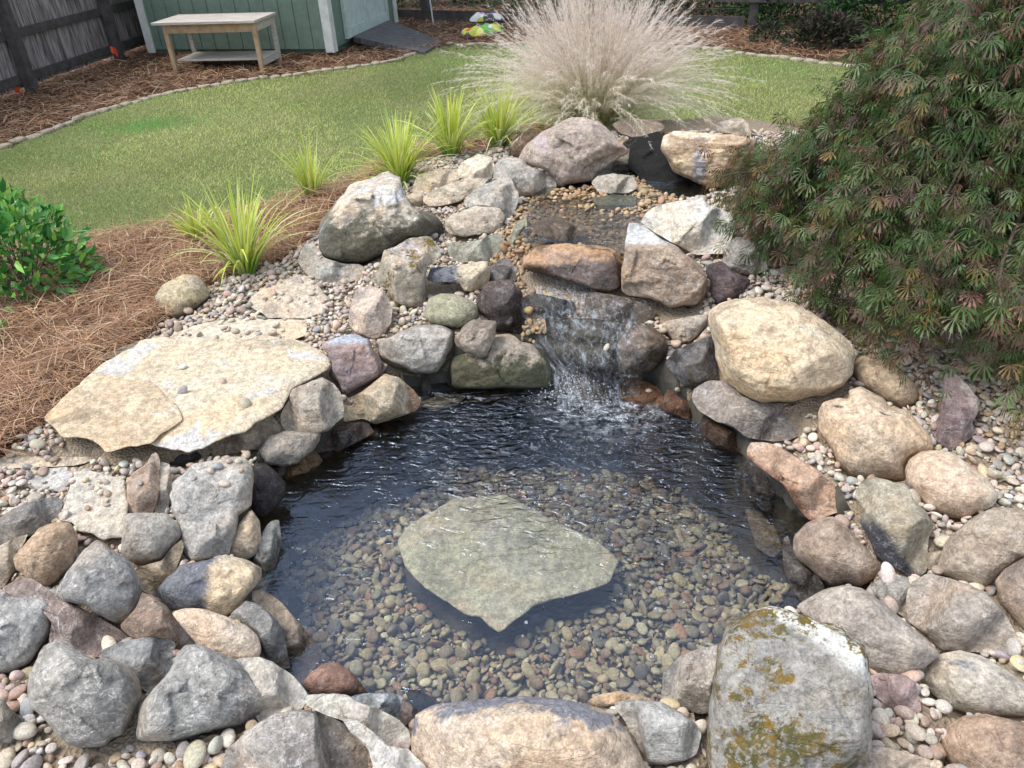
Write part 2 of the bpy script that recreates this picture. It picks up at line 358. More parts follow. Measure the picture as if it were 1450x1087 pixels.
def rock(label, reg, pts, z, mat, tilt=52, T=.42, rnd=.12, ridge=None, Tb=.35, amp=.035, name='rock', cat='rock', group=None, fold=None, flat=False, kk=55, parts=None):
    global RSEED, BV_N; RSEED += 1; r = random.Random(RSEED * 77 + 5)
    poly = px(reg, pts) if isinstance(pts, str) else pts
    c, A = area_cent(poly); pn = np.array(poly); NP = int(min(190, max(64, math.sqrt(A) * 1.05))) // 6 * 6; NF, NB = NP // 4 + 4, 9
    ph = np.arange(NP) * 2 * math.pi / NP; R = np.zeros(NP)
    for i, a in enumerate(ph):
        d = np.array([math.cos(a), math.sin(a)]); best = 0
        for j in range(len(pn)):
            p, q = pn[j] - c, pn[(j + 1) % len(pn)] - c; e = q - p
            den = d[0] * e[1] - d[1] * e[0]
            if abs(den) < 1e-9: continue
            t = (p[0] * e[1] - p[1] * e[0]) / den; u = (p[0] * d[1] - p[1] * d[0]) / den
            if t > 0 and -1e-6 <= u <= 1 + 1e-6: best = max(best, t)
        R[i] = best
    R[R == 0] = R.mean()
    R = .8 * R + .1 * np.roll(R, 1) + .1 * np.roll(R, -1)
    jit = fbm(np.column_stack([np.cos(ph) * 3.4, np.sin(ph) * 3.4, np.full(NP, RSEED * 3.1)]), 4, 2) - .5
    R = R * (1 + jit * .16 * (1 - rnd))
    anc = pn[pn[:, 1].argmax()]; a3 = at(anc[0], anc[1], z)
    hd = CAM[:2] - a3[:2]; hd = hd / np.linalg.norm(hd); tl = math.radians(tilt)
    n = np.array([hd[0] * math.cos(tl), hd[1] * math.cos(tl), math.sin(tl)])
    RPLANES.append((pn, n, a3))
    sc = topx(a3)[2]; sz = math.sqrt(A) / sc
    Rm = math.sqrt(A / math.pi)
    rho = np.sin(np.linspace(0, 1, NF + 1)[1:] * math.pi / 2)
    u = np.concatenate([[0], (rho[:, None] * R[None] * np.cos(ph)).ravel()]) / Rm
    v = np.concatenate([[0], (rho[:, None] * R[None] * np.sin(ph)).ravel()]) / Rm
    rr = np.concatenate([[0], np.repeat(rho, NP)])
    # front: concave envelope of outline points and a few ridge points
    hp = []
    for i in range(0, NP, 6):
        hp.append((R[i] * math.cos(ph[i]) / Rm, R[i] * math.sin(ph[i]) / Rm, r.choice([.05, .3, .55, .8]) * (1 - rnd) if not flat else .8))
    if ridge:
        rp = [(x, y, 1.0) for x, y in px(reg, ridge)]
        rp = [((x - c[0]) / Rm, (y - c[1]) / Rm, h) for x, y, h in rp]
    else:
        rp = []
        for _ in range(7):
            i = r.randrange(NP); q = r.uniform(.15, .72); rp.append((q * R[i] * math.cos(ph[i]) / Rm, q * R[i] * math.sin(ph[i]) / Rm, r.uniform(.7, 1.1)))
    pl = hull_planes(hp + rp)
    hs = (pl[:, 3][None] - u[:, None] * pl[:, 0] - v[:, None] * pl[:, 1]) / pl[:, 2]
    hm = hs.min(1); h = hm - np.log(np.exp(-kk * (hs - hm[:, None])).sum(1)) / kk
    h = np.clip(h, 0, 2) * np.clip(1 - rr ** (16 if flat else (24 if rnd < .2 else 12)), 0, 1) ** (.4 if rnd < .2 else .5)
    dome = np.clip(1 - rr ** 2.4, 0, 1) ** .55
    fr = ((1 - rnd) * h + rnd * dome) * T * sz
    D = (c[0] + u * Rm - 725)[:, None] / FPX * Rv - (c[1] + v * Rm - 543.5)[:, None] / FPX * Uv + Fw
    t = (n @ (a3 - CAM)) / (D @ n); dn = D / np.linalg.norm(D, axis=1)[:, None]
    base = CAM + t[:, None] * D
    nz = fbm(base * 4.5 / max(sz, .08) * .45 + RSEED * 9.1, 5, 1) - .5; nz2 = np.abs(fbm(base * 9 / max(sz, .1) * .35 + RSEED, 4, 5) - .5)
    fr = fr + (nz * 2.4 - nz2 * 1.2) * amp * sz * 1.6 * np.clip(1 - rr ** 10, 0, 1)
    if rnd < .6:                                  # fracture faces: tilted cells with small steps between them
        K = 9; sx_ = np.array([[r.uniform(-1, 1), r.uniform(-1, 1)] for _ in range(K)]); gr = np.array([[r.gauss(0, .16), r.gauss(0, .16)] for _ in range(K)]); of = np.array([r.uniform(-.05, .05) for _ in range(K)])
        uv_ = np.column_stack([u, v]) + (fbm(np.column_stack([u * 2.5, v * 2.5, np.full(len(u), RSEED * 1.7)]), 4, 8)[:, None] - .5) * .45
        ci = ((uv_[:, None] - sx_[None]) ** 2).sum(2).argmin(1)
        st_h = of[ci] + ((uv_ - sx_[ci]) * gr[ci]).sum(1)
        fr = fr + st_h * sz * (.32 if flat is False else .05) * (1 - rnd) * np.clip(1 - rr ** 8, 0, 1)
    if rnd < .5 and not flat:                      # flat broken faces: the block is cut by planes that face up, forward and sideways
        V0 = base - dn * (fr * 1.25)[:, None]; fr = fr * 1.25; sdv = np.array([-hd[1], hd[0]]); cuts = []
        cuts.append((np.array([hd[0] * .15 + r.gauss(0, .16), hd[1] * .15 + r.gauss(0, .16), 1.0]), r.uniform(66, 84)))
        cuts.append((np.array([hd[0] + sdv[0] * r.gauss(0, .35), hd[1] + sdv[1] * r.gauss(0, .35), r.uniform(.05, .35)]), r.uniform(72, 88)))
        for sg in (-1, 1):
            cuts.append((np.array([hd[0] * .5 + sg * sdv[0], hd[1] * .5 + sg * sdv[1], r.uniform(.1, .6)]), r.uniform(74, 92)))
        for _ in range(4):
            q_ = r.uniform(-1.2, 1.2); cuts.append((np.array([hd[0] * .7 + q_ * sdv[0], hd[1] * .7 + q_ * sdv[1], r.uniform(.2, 1.5)]), r.uniform(84, 97)))
        if ridge: cuts = [(cuts[0][0], 90), (cuts[1][0], 94)]
        for nn_, pc in cuts:
            nn_ = nn_ / np.linalg.norm(nn_); dd_ = np.percentile(V0 @ nn_, pc); fac = -(dn @ nn_)
            wob = (fbm(base * 7 + RSEED * 3.3 + pc, 3, 4) - .5) * .05 * sz
            lim = (dd_ + wob - base @ nn_) / np.maximum(fac, .08)
            fr = np.where(fac > .08, np.minimum(fr, lim), fr)
        fr = np.maximum(fr, .0)
        fr = fr + ((fbm(base * 26, 4, 6) - .5) * .010 + (np.abs(fbm(base * 13 + 5, 4, 7) - .5) * -.016)) * min(1.2, sz / .25) * np.clip(1 - rr ** 14, 0, 1)
    V1 = base - dn * fr[:, None]
    rb = np.cos(np.linspace(0, 1, NB + 1)[1:] * math.pi / 2) ; rb[-1] = 0.02
    rows = []
    Dr = None
    for q in rb:
        uu = q * R * np.cos(ph); vv = q * R * np.sin(ph)
        D = (c[0] + uu - 725)[:, None] / FPX * Rv - (c[1] + vv - 543.5)[:, None] / FPX * Uv + Fw
        t = (n @ (a3 - CAM)) / (D @ n); dn = D / np.linalg.norm(D, axis=1)[:, None]
        bk = (1 - q ** 2.6) ** .5 * Tb * sz * (1 + .3 * (vnoise(np.column_stack([uu, vv, uu * 0]) / Rm * 1.5 + RSEED) - .5))
        rows.append(CAM + t[:, None] * D + dn * bk[:, None])
    V = np.vstack([V1] + rows)
    F = []
    ri = np.arange(NP); rj = (ri + 1) % NP
    nrow = NF + NB
    fl = [np.column_stack([np.zeros(NP, int), 1 + ri, 1 + rj, 1 + rj])]
    for k in range(nrow - 1):
        b0 = 1 + k * NP; b1 = b0 + NP
        fl.append(np.column_stack([b0 + ri, b1 + ri, b1 + rj, b0 + rj]))
    Fq = np.vstack(fl[1:]); Ft = fl[0][:, :3]
    # px y points down, so flip to face outwards
    Fq = Fq[:, ::-1]; Ft = Ft[:, ::-1]
    loc = V.mean(0)
    me = bpy.data.meshes.new(name); Vl = (V - loc).astype(np.float32)
    loops = np.concatenate([Ft.ravel(), Fq.ravel()]).astype(np.int32)
    tot = np.concatenate([np.full(len(Ft), 3), np.full(len(Fq), 4)]).astype(np.int32); st = np.concatenate([[0], np.cumsum(tot)[:-1]]).astype(np.int32)
    me.vertices.add(len(V)); me.vertices.foreach_set('co', Vl.ravel()); me.loops.add(len(loops)); me.loops.foreach_set('vertex_index', loops)
    me.polygons.add(len(tot)); me.polygons.foreach_set('loop_start', st); me.polygons.foreach_set('loop_total', tot)
    me.update(calc_edges=True); me.polygons.foreach_set('use_smooth', np.ones(len(tot), bool)); me.materials.append(mat)
    o = bpy.data.objects.new(name, me); COL.objects.link(o); o.location = Vector([float(q) for q in loc])
    tag(o, label, cat, group)
    # coarse copy for dropping pebbles
    sel = Fq[::2]; BV_V.append(V); BV_F.append(Fq + BV_N); RTOP.append((BV_N, BV_N + len(V), o)); BV_N += len(V)
    ROCKS.append(o); return o
G1=(.32,.315,.305); G2=(.20,.197,.192); TN=(.45,.38,.29); TN2=(.32,.26,.195); PL=(.58,.53,.44); PL2=(.44,.40,.33)
BR=(.29,.225,.175); BR2=(.17,.125,.095); PU=(.27,.23,.22); PU2=(.16,.125,.13); RU=(.19,.10,.055); RU2=(.10,.055,.035)
BL=(.17,.172,.18); BL2=(.08,.082,.09); GN=(.30,.31,.22); WH=(.66,.64,.60); DK=(.055,.055,.062); PK=(.48,.37,.32)
R = rock; m = rock_mat
# --- upper left pile
R("large boulder with white crusted top and underside darkened by moss and painted shade, beside the striped grass clumps",'r4',"115,620 130,540 200,450 310,330 330,310 420,285 520,258 595,290 610,380 660,450 720,475 790,500 835,560 840,600 800,635 650,620 560,680 470,740 400,775 280,790 150,740 120,690",.06,
  m((.5,.45,.38),(.42,.38,.34),(.72,.70,.66),cm=.10,moss=.74,mossc=(.055,.055,.035),dark=.5,vein=.5,strata=.2),tilt=40,T=.45,ridge="135,600 200,585 370,650 480,600 600,545 720,540 330,380 540,330",rnd=.12,amp=.05)  # moss colour reaches high here and also paints the shade on the front
R("flat grey stone half buried under the left end of the large white crusted boulder",'r4',"0,760 30,690 100,640 150,740 280,780 400,780 370,860 250,910 130,880 50,830",.05,m(G1,TN2,dark=.3),tilt=60,T=.2)
R("upright mottled boulder with olive moss and pale patches above the pale green oval cobble",'r4',"410,880 470,800 500,700 560,680 650,625 760,625 820,680 800,760 740,800 735,900 730,1010 650,1035 560,1000 520,930 450,890",.06,m((.4,.36,.31),(.29,.27,.22),(.6,.52,.48),cm=.06,lich=.06,vein=.4,dark=.5),tilt=35,T=.4,rnd=.2)
R("pale flat stone at the back left, between the striped grass and the long wedge stone",'r4',"655,380 665,320 690,270 800,240 930,235 940,290 860,330 740,380",.17,m(PL2,TN,dark=.2,strata=.3),tilt=66,T=.25)
R("cream angular stone at the back of the left pile, its peak against the striped grass",'r4',"912,240 940,200 1040,150 1110,170 1128,220 1110,300 1000,300 930,290",.2,m(PL,PL2,dark=.22,vein=.3),tilt=45,T=.4)
R("long wedge shaped tan stone lying across the middle of the left pile",'r4',"720,390 860,325 960,290 1100,288 1060,335 960,405 930,425 830,445 760,450 720,430",.19,m(TN,PL2,strata=.5,dark=.2),tilt=60,T=.3)
R("grey four sided stone with a squared right end, left of the stream bed",'r4',"950,410 1040,340 1150,290 1220,288 1265,370 1260,430 1230,500 1190,545 1140,470 1050,450 960,460",.18,m((.36,.34,.31),G1,strata=.3),tilt=52,T=.4)
R("flat tan slab jutting over the pebble pocket left of the stream bed",'r4',"840,530 900,495 1020,448 1150,455 1195,500 1180,560 1150,600 1060,612 950,622 870,612 842,565",.17,m((.45,.40,.34),(.37,.32,.27),strata=.5,dark=.25),tilt=62,T=.28,ridge="880,560 1000,580 1140,545 1120,480 930,505",rnd=.05)
R("small rounded tan cobble wedged behind the white crusted boulder",'r4',"610,395 660,375 715,385 722,430 680,445 625,435",.18,m(TN,PL2),tilt=45,rnd=.8,name='cobble',cat='cobble')
R("rounded double humped grey brown stone touching the big pink grey boulder",'q2',"778,765 785,700 830,670 910,680 925,705 1000,735 1045,770 1050,800 1040,830 960,845 900,840 870,790",.2,m((.38,.34,.3),G1,dark=.4,vein=.3),tilt=45,T=.45,rnd=.4)
R("low greenish grey stone below the jutting tan slab, pebbles along its top",'r4',"850,650 950,660 1040,640 1120,605 1190,620 1180,680 1100,765 1010,775 930,770 870,745 852,695",.1,m((.24,.26,.23),(.3,.3,.26),dark=.4,vein=.2),tilt=40,T=.35)
R("blue grey and tan angular block with a broken face above the green oval cobble",'r4',"738,865 760,800 900,790 1085,758 1102,830 1085,905 1000,942 955,935 930,890 850,882 745,882",.1,m((.5,.44,.35),(.42,.36,.28),(.14,.15,.175),split=(-1,0,0,.03,.1),vein=.2,dark=.15),tilt=45,T=.42,ridge="760,850 900,850 1010,820 1080,800 980,870",rnd=.02)
R("pale green oval cobble with cream veins",'r6',"403,370 430,290 500,262 580,265 650,290 705,330 716,380 680,440 600,460 520,452 430,425 405,395",.05,m((.34,.335,.245),(.28,.28,.20),vein=.35,dark=.1,bright=1.15),tilt=50,T=.55,rnd=1,name='cobble',cat='cobble')
R("upright pinkish stone with a flat face, left of the pale green oval cobble",'a2',"945,210 960,140 990,80 1040,73 1100,95 1135,170 1130,230 1090,290 1050,305 980,270 950,245",.03,m((.46,.39,.35),(.40,.34,.3),dark=.15,vein=.35),tilt=45,T=.35,rnd=.4)
R("flat pale tan stone half buried in pebbles, behind the flagstones",'a2',"515,150 540,110 610,60 760,28 820,70 868,140 850,180 770,215 600,212 580,190 530,170",.06,m((.46,.41,.35),(.42,.37,.31),dark=.1,vein=.15),tilt=80,T=.07,flat=True,rnd=.1,amp=.02)
R("lone oval boulder with a green grey cast, at the edge of the pine straw",'a2',"118,120 150,70 240,23 300,28 330,60 357,112 300,165 240,210 170,212 135,172",.03,m((.38,.36,.27),(.29,.27,.2),(.45,.38,.28),cm=.03,dark=.25),tilt=45,T=.5,rnd=.75)
R("grey boulder with a broken face and dark green left side, under the green oval cobble",'r6',"130,520 200,520 260,480 350,445 480,435 583,480 570,560 540,620 525,695 440,722 350,725 280,705 200,670 150,610",-.1,m((.36,.34,.32),(.26,.25,.24),moss=.3,mossc=(.05,.07,.025),dark=.3,vein=.4),tilt=38,T=.5,rnd=.15,ridge="230,540 350,560 480,520 560,490 330,690 500,640")
R("small wedge shaped brown stone beside the waterfall's left ledge",'r6',"577,515 640,440 685,412 823,418 812,500 765,622 730,628 640,600 585,560",.02,m((.30,.26,.225),(.22,.19,.165),dark=.25,vein=.15),tilt=40,T=.4,rnd=.05,ridge="600,530 740,570 800,440")
R("long ledge stone, pale wet top and dark mossy front, at the waterfall's left foot",'r6',"540,680 570,615 700,600 770,600 800,500 880,495 1030,560 1100,590 1145,680 1142,790 1100,812 950,805 700,812 580,805 545,770",-.17,m((.36,.32,.28),(.28,.24,.2),moss=.82,mossc=(.022,.03,.010),dark=.4,vein=.35),tilt=42,T=.42,ridge="560,680 700,655 850,645 1040,675 1125,720 880,520",rnd=.03)
R("purple grey stone with a blue white corner, right of the big white flagstone",'a2',"818,330 900,290 980,278 1040,308 1060,360 1112,430 1090,460 1000,512 930,548 900,490 860,450 876,400 850,355",-.06,m((.25,.2,.21),(.2,.16,.17),(.42,.45,.5),cm=-.03,split=(.1,.35,.8,.075,.06),dark=.2,vein=.3),tilt=40,T=.42,rnd=.1,ridge="860,350 960,345 1030,320 930,520 1080,430")
R("knobby tan stone with a wet brown end touching the water, below the purple grey stone",'a2',"915,570 1000,530 1100,448 1160,465 1230,520 1257,570 1240,605 1180,630 1060,667 1010,640 925,660 912,610",-.13,m((.42,.36,.27),(.3,.26,.2),(.2,.13,.08),split=(1,0,0,.09,.08),dark=.4,vein=.3),tilt=42,T=.5,rnd=.4,amp=.07)
R("grey block with a flat grooved face under the right end of the white flagstone",'a2',"655,620 690,560 705,515 830,465 885,490 922,550 930,630 870,690 780,722 690,702 655,665",-.06,m((.40,.37,.33),(.3,.28,.25),(.46,.40,.33),cm=.0,dark=.25,strata=.3),tilt=45,T=.35,rnd=.08)
R("thin tan stone wedged under the front edge of the white flagstone",'a2',"345,770 400,710 520,655 620,625 662,680 640,720 580,770 480,787 380,797",-.05,m((.36,.31,.26),(.28,.235,.19),strata=.4,dark=.25),tilt=45,T=.35)
R("dark grey squared block at the bottom of the stack under the white flagstone",'a2',"553,790 600,720 680,690 760,700 845,700 800,772 730,832 680,846 590,838 555,818",-.11,m((.25,.25,.25),(.18,.18,.18),(.4,.39,.37),cm=-.06,dark=.2,vein=.4),tilt=42,T=.35,rnd=.05,ridge="600,800 700,790 720,720 820,710")
R("wet brown stone at the water line with one pale pebble on it",'a2',"630,850 700,830 790,765 838,820 800,862 690,908",-.17,m((.25,.18,.1),(.16,.11,.07),wet=.5,dark=.2),tilt=45,T=.3)
R("dark wet stone in the shadow behind the water line on the left",'a2',"790,790 900,660 1030,655 1060,700 960,755 840,815",-.17,m(BR2,DK,wet=.8),tilt=45,T=.3)
R("glossy blue black rounded stone leaning at the left water edge",'a2',"525,1010 540,832 590,832 640,870 682,920 680,960 640,1022 580,1067 540,1062",-.14,m((.075,.07,.085),(.05,.045,.055),wet=1.3,vein=.12,dark=.1),tilt=40,T=.35,rnd=.9)
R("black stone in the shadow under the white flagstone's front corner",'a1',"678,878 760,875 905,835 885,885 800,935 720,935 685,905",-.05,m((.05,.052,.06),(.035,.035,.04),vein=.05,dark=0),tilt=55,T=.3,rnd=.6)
R("big cream and white flagstone with wavy edges overhanging the pond on the left",'a1',"330,590 380,545 480,480 600,400 700,384 900,384 1100,388 1260,388 1340,400 1392,440 1421,480 1412,520 1340,560 1262,598 1232,630 1217,690 1160,722 1050,790 900,842 800,880 680,868 640,845 500,770 340,640",.065,
  m((.70,.63,.51),(.64,.55,.42),(.68,.655,.60),cm=.04,dark=.10,vein=.16,dk=(.5,.4,.28),bright=1.0),tilt=86,T=.06,flat=True,rnd=.05,amp=.018,Tb=.09,name='flagstone',cat='flagstone')
R("tan seven sided flagstone lying on the left part of the big cream flagstone",'a1',"175,735 215,690 320,600 380,560 460,545 550,565 632,570 700,620 760,670 792,735 700,800 650,838 540,855 450,878 420,840 400,825 330,812 260,817 230,775",.10,
  m((.60,.49,.36),(.54,.44,.325),(.66,.57,.44),cm=0,dark=.06,vein=.06,bright=1.08),tilt=87,T=.05,flat=True,rnd=.04,amp=.012,Tb=.05,name='flagstone',cat='flagstone')
R("pale sandy slab behind the big cream flagstone, scattered with grit",'a1',"690,395 840,330 1000,300 1170,308 1312,308 1305,392 1100,402 900,400",.055,m((.60,.54,.45),(.52,.46,.38),dark=.08,bright=1.2),tilt=86,T=.05,flat=True,rnd=.1,amp=.02,name='slab')
R("thin grey slate edge showing behind the flagstones beside the pine straw",'a1',"380,490 470,445 590,400 700,380 640,420 560,455 450,480",.05,m((.36,.32,.26),(.26,.23,.19)),tilt=80,T=.1,flat=True,name='slab')
# --- lower left
R("tall grey slab sprinkled with loose pebbles, left of the glossy blue black stone",'a3',"880,440 870,360 890,300 950,250 1000,200 1080,180 1250,163 1292,200 1300,330 1290,420 1222,470 1212,560 1175,685 1130,692 1000,705 940,662 930,560",-.06,m((.38,.375,.37),(.31,.31,.31),dark=.2,vein=.35,strata=.25),tilt=58,T=.25,rnd=.12,ridge="930,300 1180,210 1260,240 1000,640 1150,560")
R("small white and brown stone knob on the right flank of the tall grey slab",'a3',"1165,670 1190,560 1250,478 1290,433 1332,500 1342,600 1320,662 1270,697 1190,685",-.12,m((.5,.46,.4),(.3,.22,.15),dark=.2,vein=.4),tilt=40,T=.45,rnd=.5)
R("square pale grey slab with six single pebbles on it, left foreground bank",'a3',"298,495 350,350 380,270 400,245 480,243 640,280 658,400 652,460 640,585 520,597 480,565 400,552 375,510",.02,m((.47,.45,.41),(.42,.40,.365),dark=.08,vein=.12),tilt=78,T=.10,flat=True,rnd=.05,amp=.02)
R("brown blocky stone with a rusty face, right of the square pale grey slab",'a3',"650,300 680,250 760,200 790,120 822,180 815,250 825,330 805,400 785,460 660,458 650,380",.0,m((.34,.29,.26),(.27,.2,.155),(.4,.3,.21),cm=.0,dark=.2),tilt=50,T=.35)
R("narrow grey stone edge between the brown blocky stone and the tall grey slab",'a3',"815,190 870,205 884,280 872,380 855,470 785,470 815,350",-.02,m((.38,.36,.33),(.3,.28,.26)),tilt=50,T=.35)
R("long dark slate stone at the left frame edge below the pebble spread",'a3',"-80,480 0,470 100,420 200,385 310,372 328,412 300,482 180,562 100,602 0,650 -80,650",.02,m((.22,.22,.225),(.155,.155,.16),dark=.3,vein=.35,strata=.4),tilt=50,T=.35)
R("rounded brown stone with a rusty tint in front of the long dark slate",'a3',"65,690 150,590 200,535 290,500 360,508 402,570 400,640 372,720 300,795 250,838 160,805 80,745",-.01,m((.35,.285,.225),(.26,.21,.17),dark=.2,vein=.15),tilt=45,T=.45,rnd=.5)
R("tan faceted stone at the left frame edge beside the rounded brown stone",'a3',"-80,660 0,625 60,590 150,560 110,640 70,690 85,750 20,840 -80,850",-.01,m((.4,.35,.29),(.31,.26,.21),dark=.15),tilt=45,T=.35)
R("smooth grey stone with a brown lower half under the square pale slab",'a3',"618,620 645,470 660,456 740,455 860,460 920,515 935,570 880,645 830,705 740,722 660,705 625,670",-.02,m((.33,.32,.30),(.25,.23,.21),(.19,.15,.125),split=(0,-.55,-.8,.07,.05),dark=.1,vein=.15),tilt=45,T=.5,rnd=.7)
R("layered tan stone squeezed below the smooth grey stone, a black hollow at its right",'a3',"690,740 830,700 930,575 945,640 900,750 845,810 790,880 730,860 700,800",-.06,m((.45,.385,.29),(.33,.28,.21),strata=.5,dark=.2),tilt=45,T=.35)
R("blue grey angular boulder with a pale brown lower side, beside two tan pebbles",'a3',"280,870 370,722 430,640 490,588 560,632 660,700 702,760 727,850 720,905 680,990 600,1042 540,1000 440,935 330,905",-.03,m((.31,.31,.315),(.225,.225,.23),(.33,.3,.25),split=(.2,-.5,-.8,.085,.05),dark=.2,vein=.65,strata=.2),tilt=42,T=.5,rnd=.1,ridge="440,700 560,690 680,780 470,900 590,960 650,860")
R("split coloured stone, dark blue on its left half and cream on its right half",'a3',"788,870 850,790 930,722 1060,700 1160,668 1280,700 1352,740 1342,800 1265,890 1205,970 1160,993 1040,952 880,962",-.08,m((.52,.46,.37),(.46,.40,.31),(.14,.15,.17),split=(-1,.1,0,-.01,.05),vein=.3,dark=.1),tilt=50,T=.38,rnd=.1,ridge="850,850 1000,780 1150,740 1300,760 1180,920")
R("grey boulder with a pale right rim, at the left frame edge above the pebbles",'a4',"-80,170 150,163 250,190 262,260 268,370 230,432 150,542 60,592 -80,600",-.02,m((.37,.375,.38),(.28,.285,.29),dark=.2,vein=.5),tilt=45,T=.4,rnd=.12,ridge="-60,400 100,330 240,230 60,540 200,400")
R("long purple brown slab with rusty and white spots between two grey boulders",'a4',"-20,165 60,110 150,93 220,140 320,210 480,290 600,360 668,412 560,480 500,510 430,500 340,440 250,440 265,330 150,200",-.03,m((.25,.20,.185),(.19,.155,.15),(.4,.3,.2),cm=-.02,dark=.15,vein=.6),tilt=58,T=.22,rnd=.08)
R("dark brown curved stone with a long pale strip down its right edge",'a4',"610,350 700,250 730,172 800,200 870,260 930,340 1032,440 980,460 890,500 870,420 700,420 650,390",-.05,m((.22,.18,.16),(.15,.13,.12),(.42,.42,.41),split=(1,.35,0,.055,.03),dark=.2,vein=.35),tilt=45,T=.4,rnd=.3)
R("smooth oval cream stone with a faint pink blush, below the split coloured stone",'a4',"878,280 960,255 1060,263 1160,298 1270,348 1325,400 1345,470 1325,530 1180,530 1100,480 1020,450 940,360",-.05,m((.56,.47,.40),(.5,.43,.36),dark=.06,vein=.15),tilt=58,T=.3,rnd=.6)
R("dark grey stone with a pale lichen spot, between cream oval stone and the water",'a4',"1165,305 1260,215 1330,240 1420,310 1455,380 1492,570 1440,565 1330,510 1330,420 1265,350",-.15,m((.25,.25,.25),(.17,.17,.175),(.5,.44,.36),cm=-.07,vein=.4,dark=.25),tilt=50,T=.35,rnd=.35)
R("big dark grey speckled boulder with a rounded top left corner, lower left foreground",'a4',"143,595 180,520 230,450 290,420 350,423 400,480 480,510 570,520 660,558 712,620 732,720 700,805 640,885 540,972 440,970 350,962 250,855 150,765 138,680",-.03,m((.30,.295,.285),(.2,.2,.2),dark=.35,vein=.6),tilt=44,T=.42,rnd=.15,ridge="330,530 450,540 640,620 260,560 350,760 600,800 300,700")
R("blue grey stone peeking up between the two big grey speckled boulders",'a4',"500,490 600,440 740,403 870,410 902,440 892,520 880,640 780,700 700,660 600,560",-.06,m((.24,.25,.265),(.165,.172,.182),vein=.35,dark=.2),tilt=52,T=.3)
R("big grey speckled boulder with a cream chipped right corner, lower left foreground",'a4',"698,885 720,760 800,660 870,580 900,500 950,453 1020,440 1110,480 1200,520 1250,570 1332,640 1388,730 1372,805 1250,862 1090,884 960,932 860,947 705,935",-.03,m((.33,.33,.325),(.225,.23,.235),(.52,.47,.39),split=(1,-.1,0,.135,.04),dark=.3,vein=.7),tilt=48,T=.36,rnd=.1,ridge="760,900 760,720 930,560 1050,520 1280,700 1100,840 1000,700")
R("smooth pale blue grey stone with a plain surface behind the cream chipped boulder",'a5',"-120,530 0,513 100,508 160,530 260,590 322,660 352,700 340,755 290,795 180,830 100,850 20,700",-.06,m((.42,.44,.45),(.38,.40,.41),dark=.1,vein=.15),tilt=60,T=.25,rnd=.25)
R("small dark stone cut off by the left frame edge among the foreground pebbles",'a4',"-80,700 20,728 65,790 132,825 100,895 50,955 -80,940",-.02,m((.25,.245,.24),(.17,.165,.165),vein=.3),tilt=45,T=.4,rnd=.2)
R("wide grey brown boulder with an orange tan chip, at the frame's bottom left",'a5',"-140,1200 -60,980 60,865 190,790 350,778 450,800 520,850 600,880 645,940 680,1060 690,1200",-.02,m((.36,.335,.32),(.27,.255,.25),(.52,.38,.25),cm=-.07,dark=.25,vein=.6),tilt=50,T=.35,rnd=.15)
R("tan grey slab with a faint flat ridge behind the wide grey brown boulder",'a5',"310,740 330,700 480,692 550,700 610,740 700,770 800,820 872,890 872,970 860,995 780,985 740,960 640,900 520,830 420,800",-.05,m((.41,.38,.345),(.32,.3,.28),dark=.2,vein=.35),tilt=58,T=.25)
R("blue white speckled block at the near water edge",'a5',"560,710 640,693 780,693 832,710 836,765 822,835 740,810 650,765 600,740",-.12,m((.36,.39,.42),(.25,.28,.32),dark=.2,vein=.7),tilt=48,T=.4,rnd=.05)
R("small dark brown wedge standing in the gap at the near water edge",'a5',"832,720 860,740 925,790 905,835 870,880 822,840",-.13,m((.15,.12,.12),(.1,.085,.09),wet=.3,vein=.2),tilt=40,T=.4)
R("white speckled stone filling the gap left of the big tan boulder",'a5',"480,810 600,825 680,890 760,960 870,985 960,1077 1000,1200 690,1200 680,1060 650,950 560,890",-.04,m((.50,.49,.47),(.38,.37,.36),(.5,.4,.31),cm=-.02,dark=.2,vein=.7),tilt=55,T=.25)
R("big rounded tan boulder with dark blue mottling along its top, bottom centre",'f',"581,1048 588,1012 615,998 680,990 740,985 790,988 835,997 868,1010 892,1042 912,1080 925,1125 600,1125 583,1085",-.03,m((.50,.42,.34),(.42,.345,.28),(.2,.2,.225),split=(0,.8,.6,.07,.22),dark=.3,vein=.35),tilt=50,T=.45,rnd=.7)
R("smooth speckled grey stone right of the big tan boulder",'a6',"600,745 700,723 870,743 960,790 1032,850 1062,905 1042,1010 980,1040 880,1060 790,1060 720,920 650,810",-.04,m((.37,.38,.385),(.30,.305,.31),dark=.2,vein=.35),tilt=50,T=.35,rnd=.4)
R("tan brown stone rim showing at the water behind the smooth speckled grey stone",'a6',"458,742 540,700 650,681 760,705 872,750 700,760 600,770 520,765",-.1,m((.42,.33,.24),(.34,.27,.21),dark=.2),tilt=55,T=.3,rnd=.5)
R("grey angular stone with white edge lines left of the orange lichened rock",'a6',"868,582 960,500 1060,455 1160,440 1240,420 1200,560 1160,700 1140,800 1040,800 940,755 890,748 858,700",-.1,m((.30,.30,.305),(.22,.22,.225),dark=.25,vein=.6),tilt=48,T=.4,rnd=.04)
R("big upright grey rock with orange and olive lichen and a white broken top edge",'f',"1001,1060 1005,1010 1012,960 1018,910 1030,875 1060,866 1092,855 1120,861 1160,880 1190,885 1200,905 1218,910 1230,930 1236,975 1236,1040 1232,1062 1180,1100 1120,1130 1000,1130",-.03,
  m((.36,.355,.345),(.28,.275,.27),(.82,.78,.70),split=(.78,.62,.35,.145,.03),lich=.125,dark=.2,vein=.12,bright=1.05),tilt=46,T=.33,rnd=.06,ridge="1030,900 1100,880 1160,905 1190,980 1215,1040 1050,1060 1130,1080")
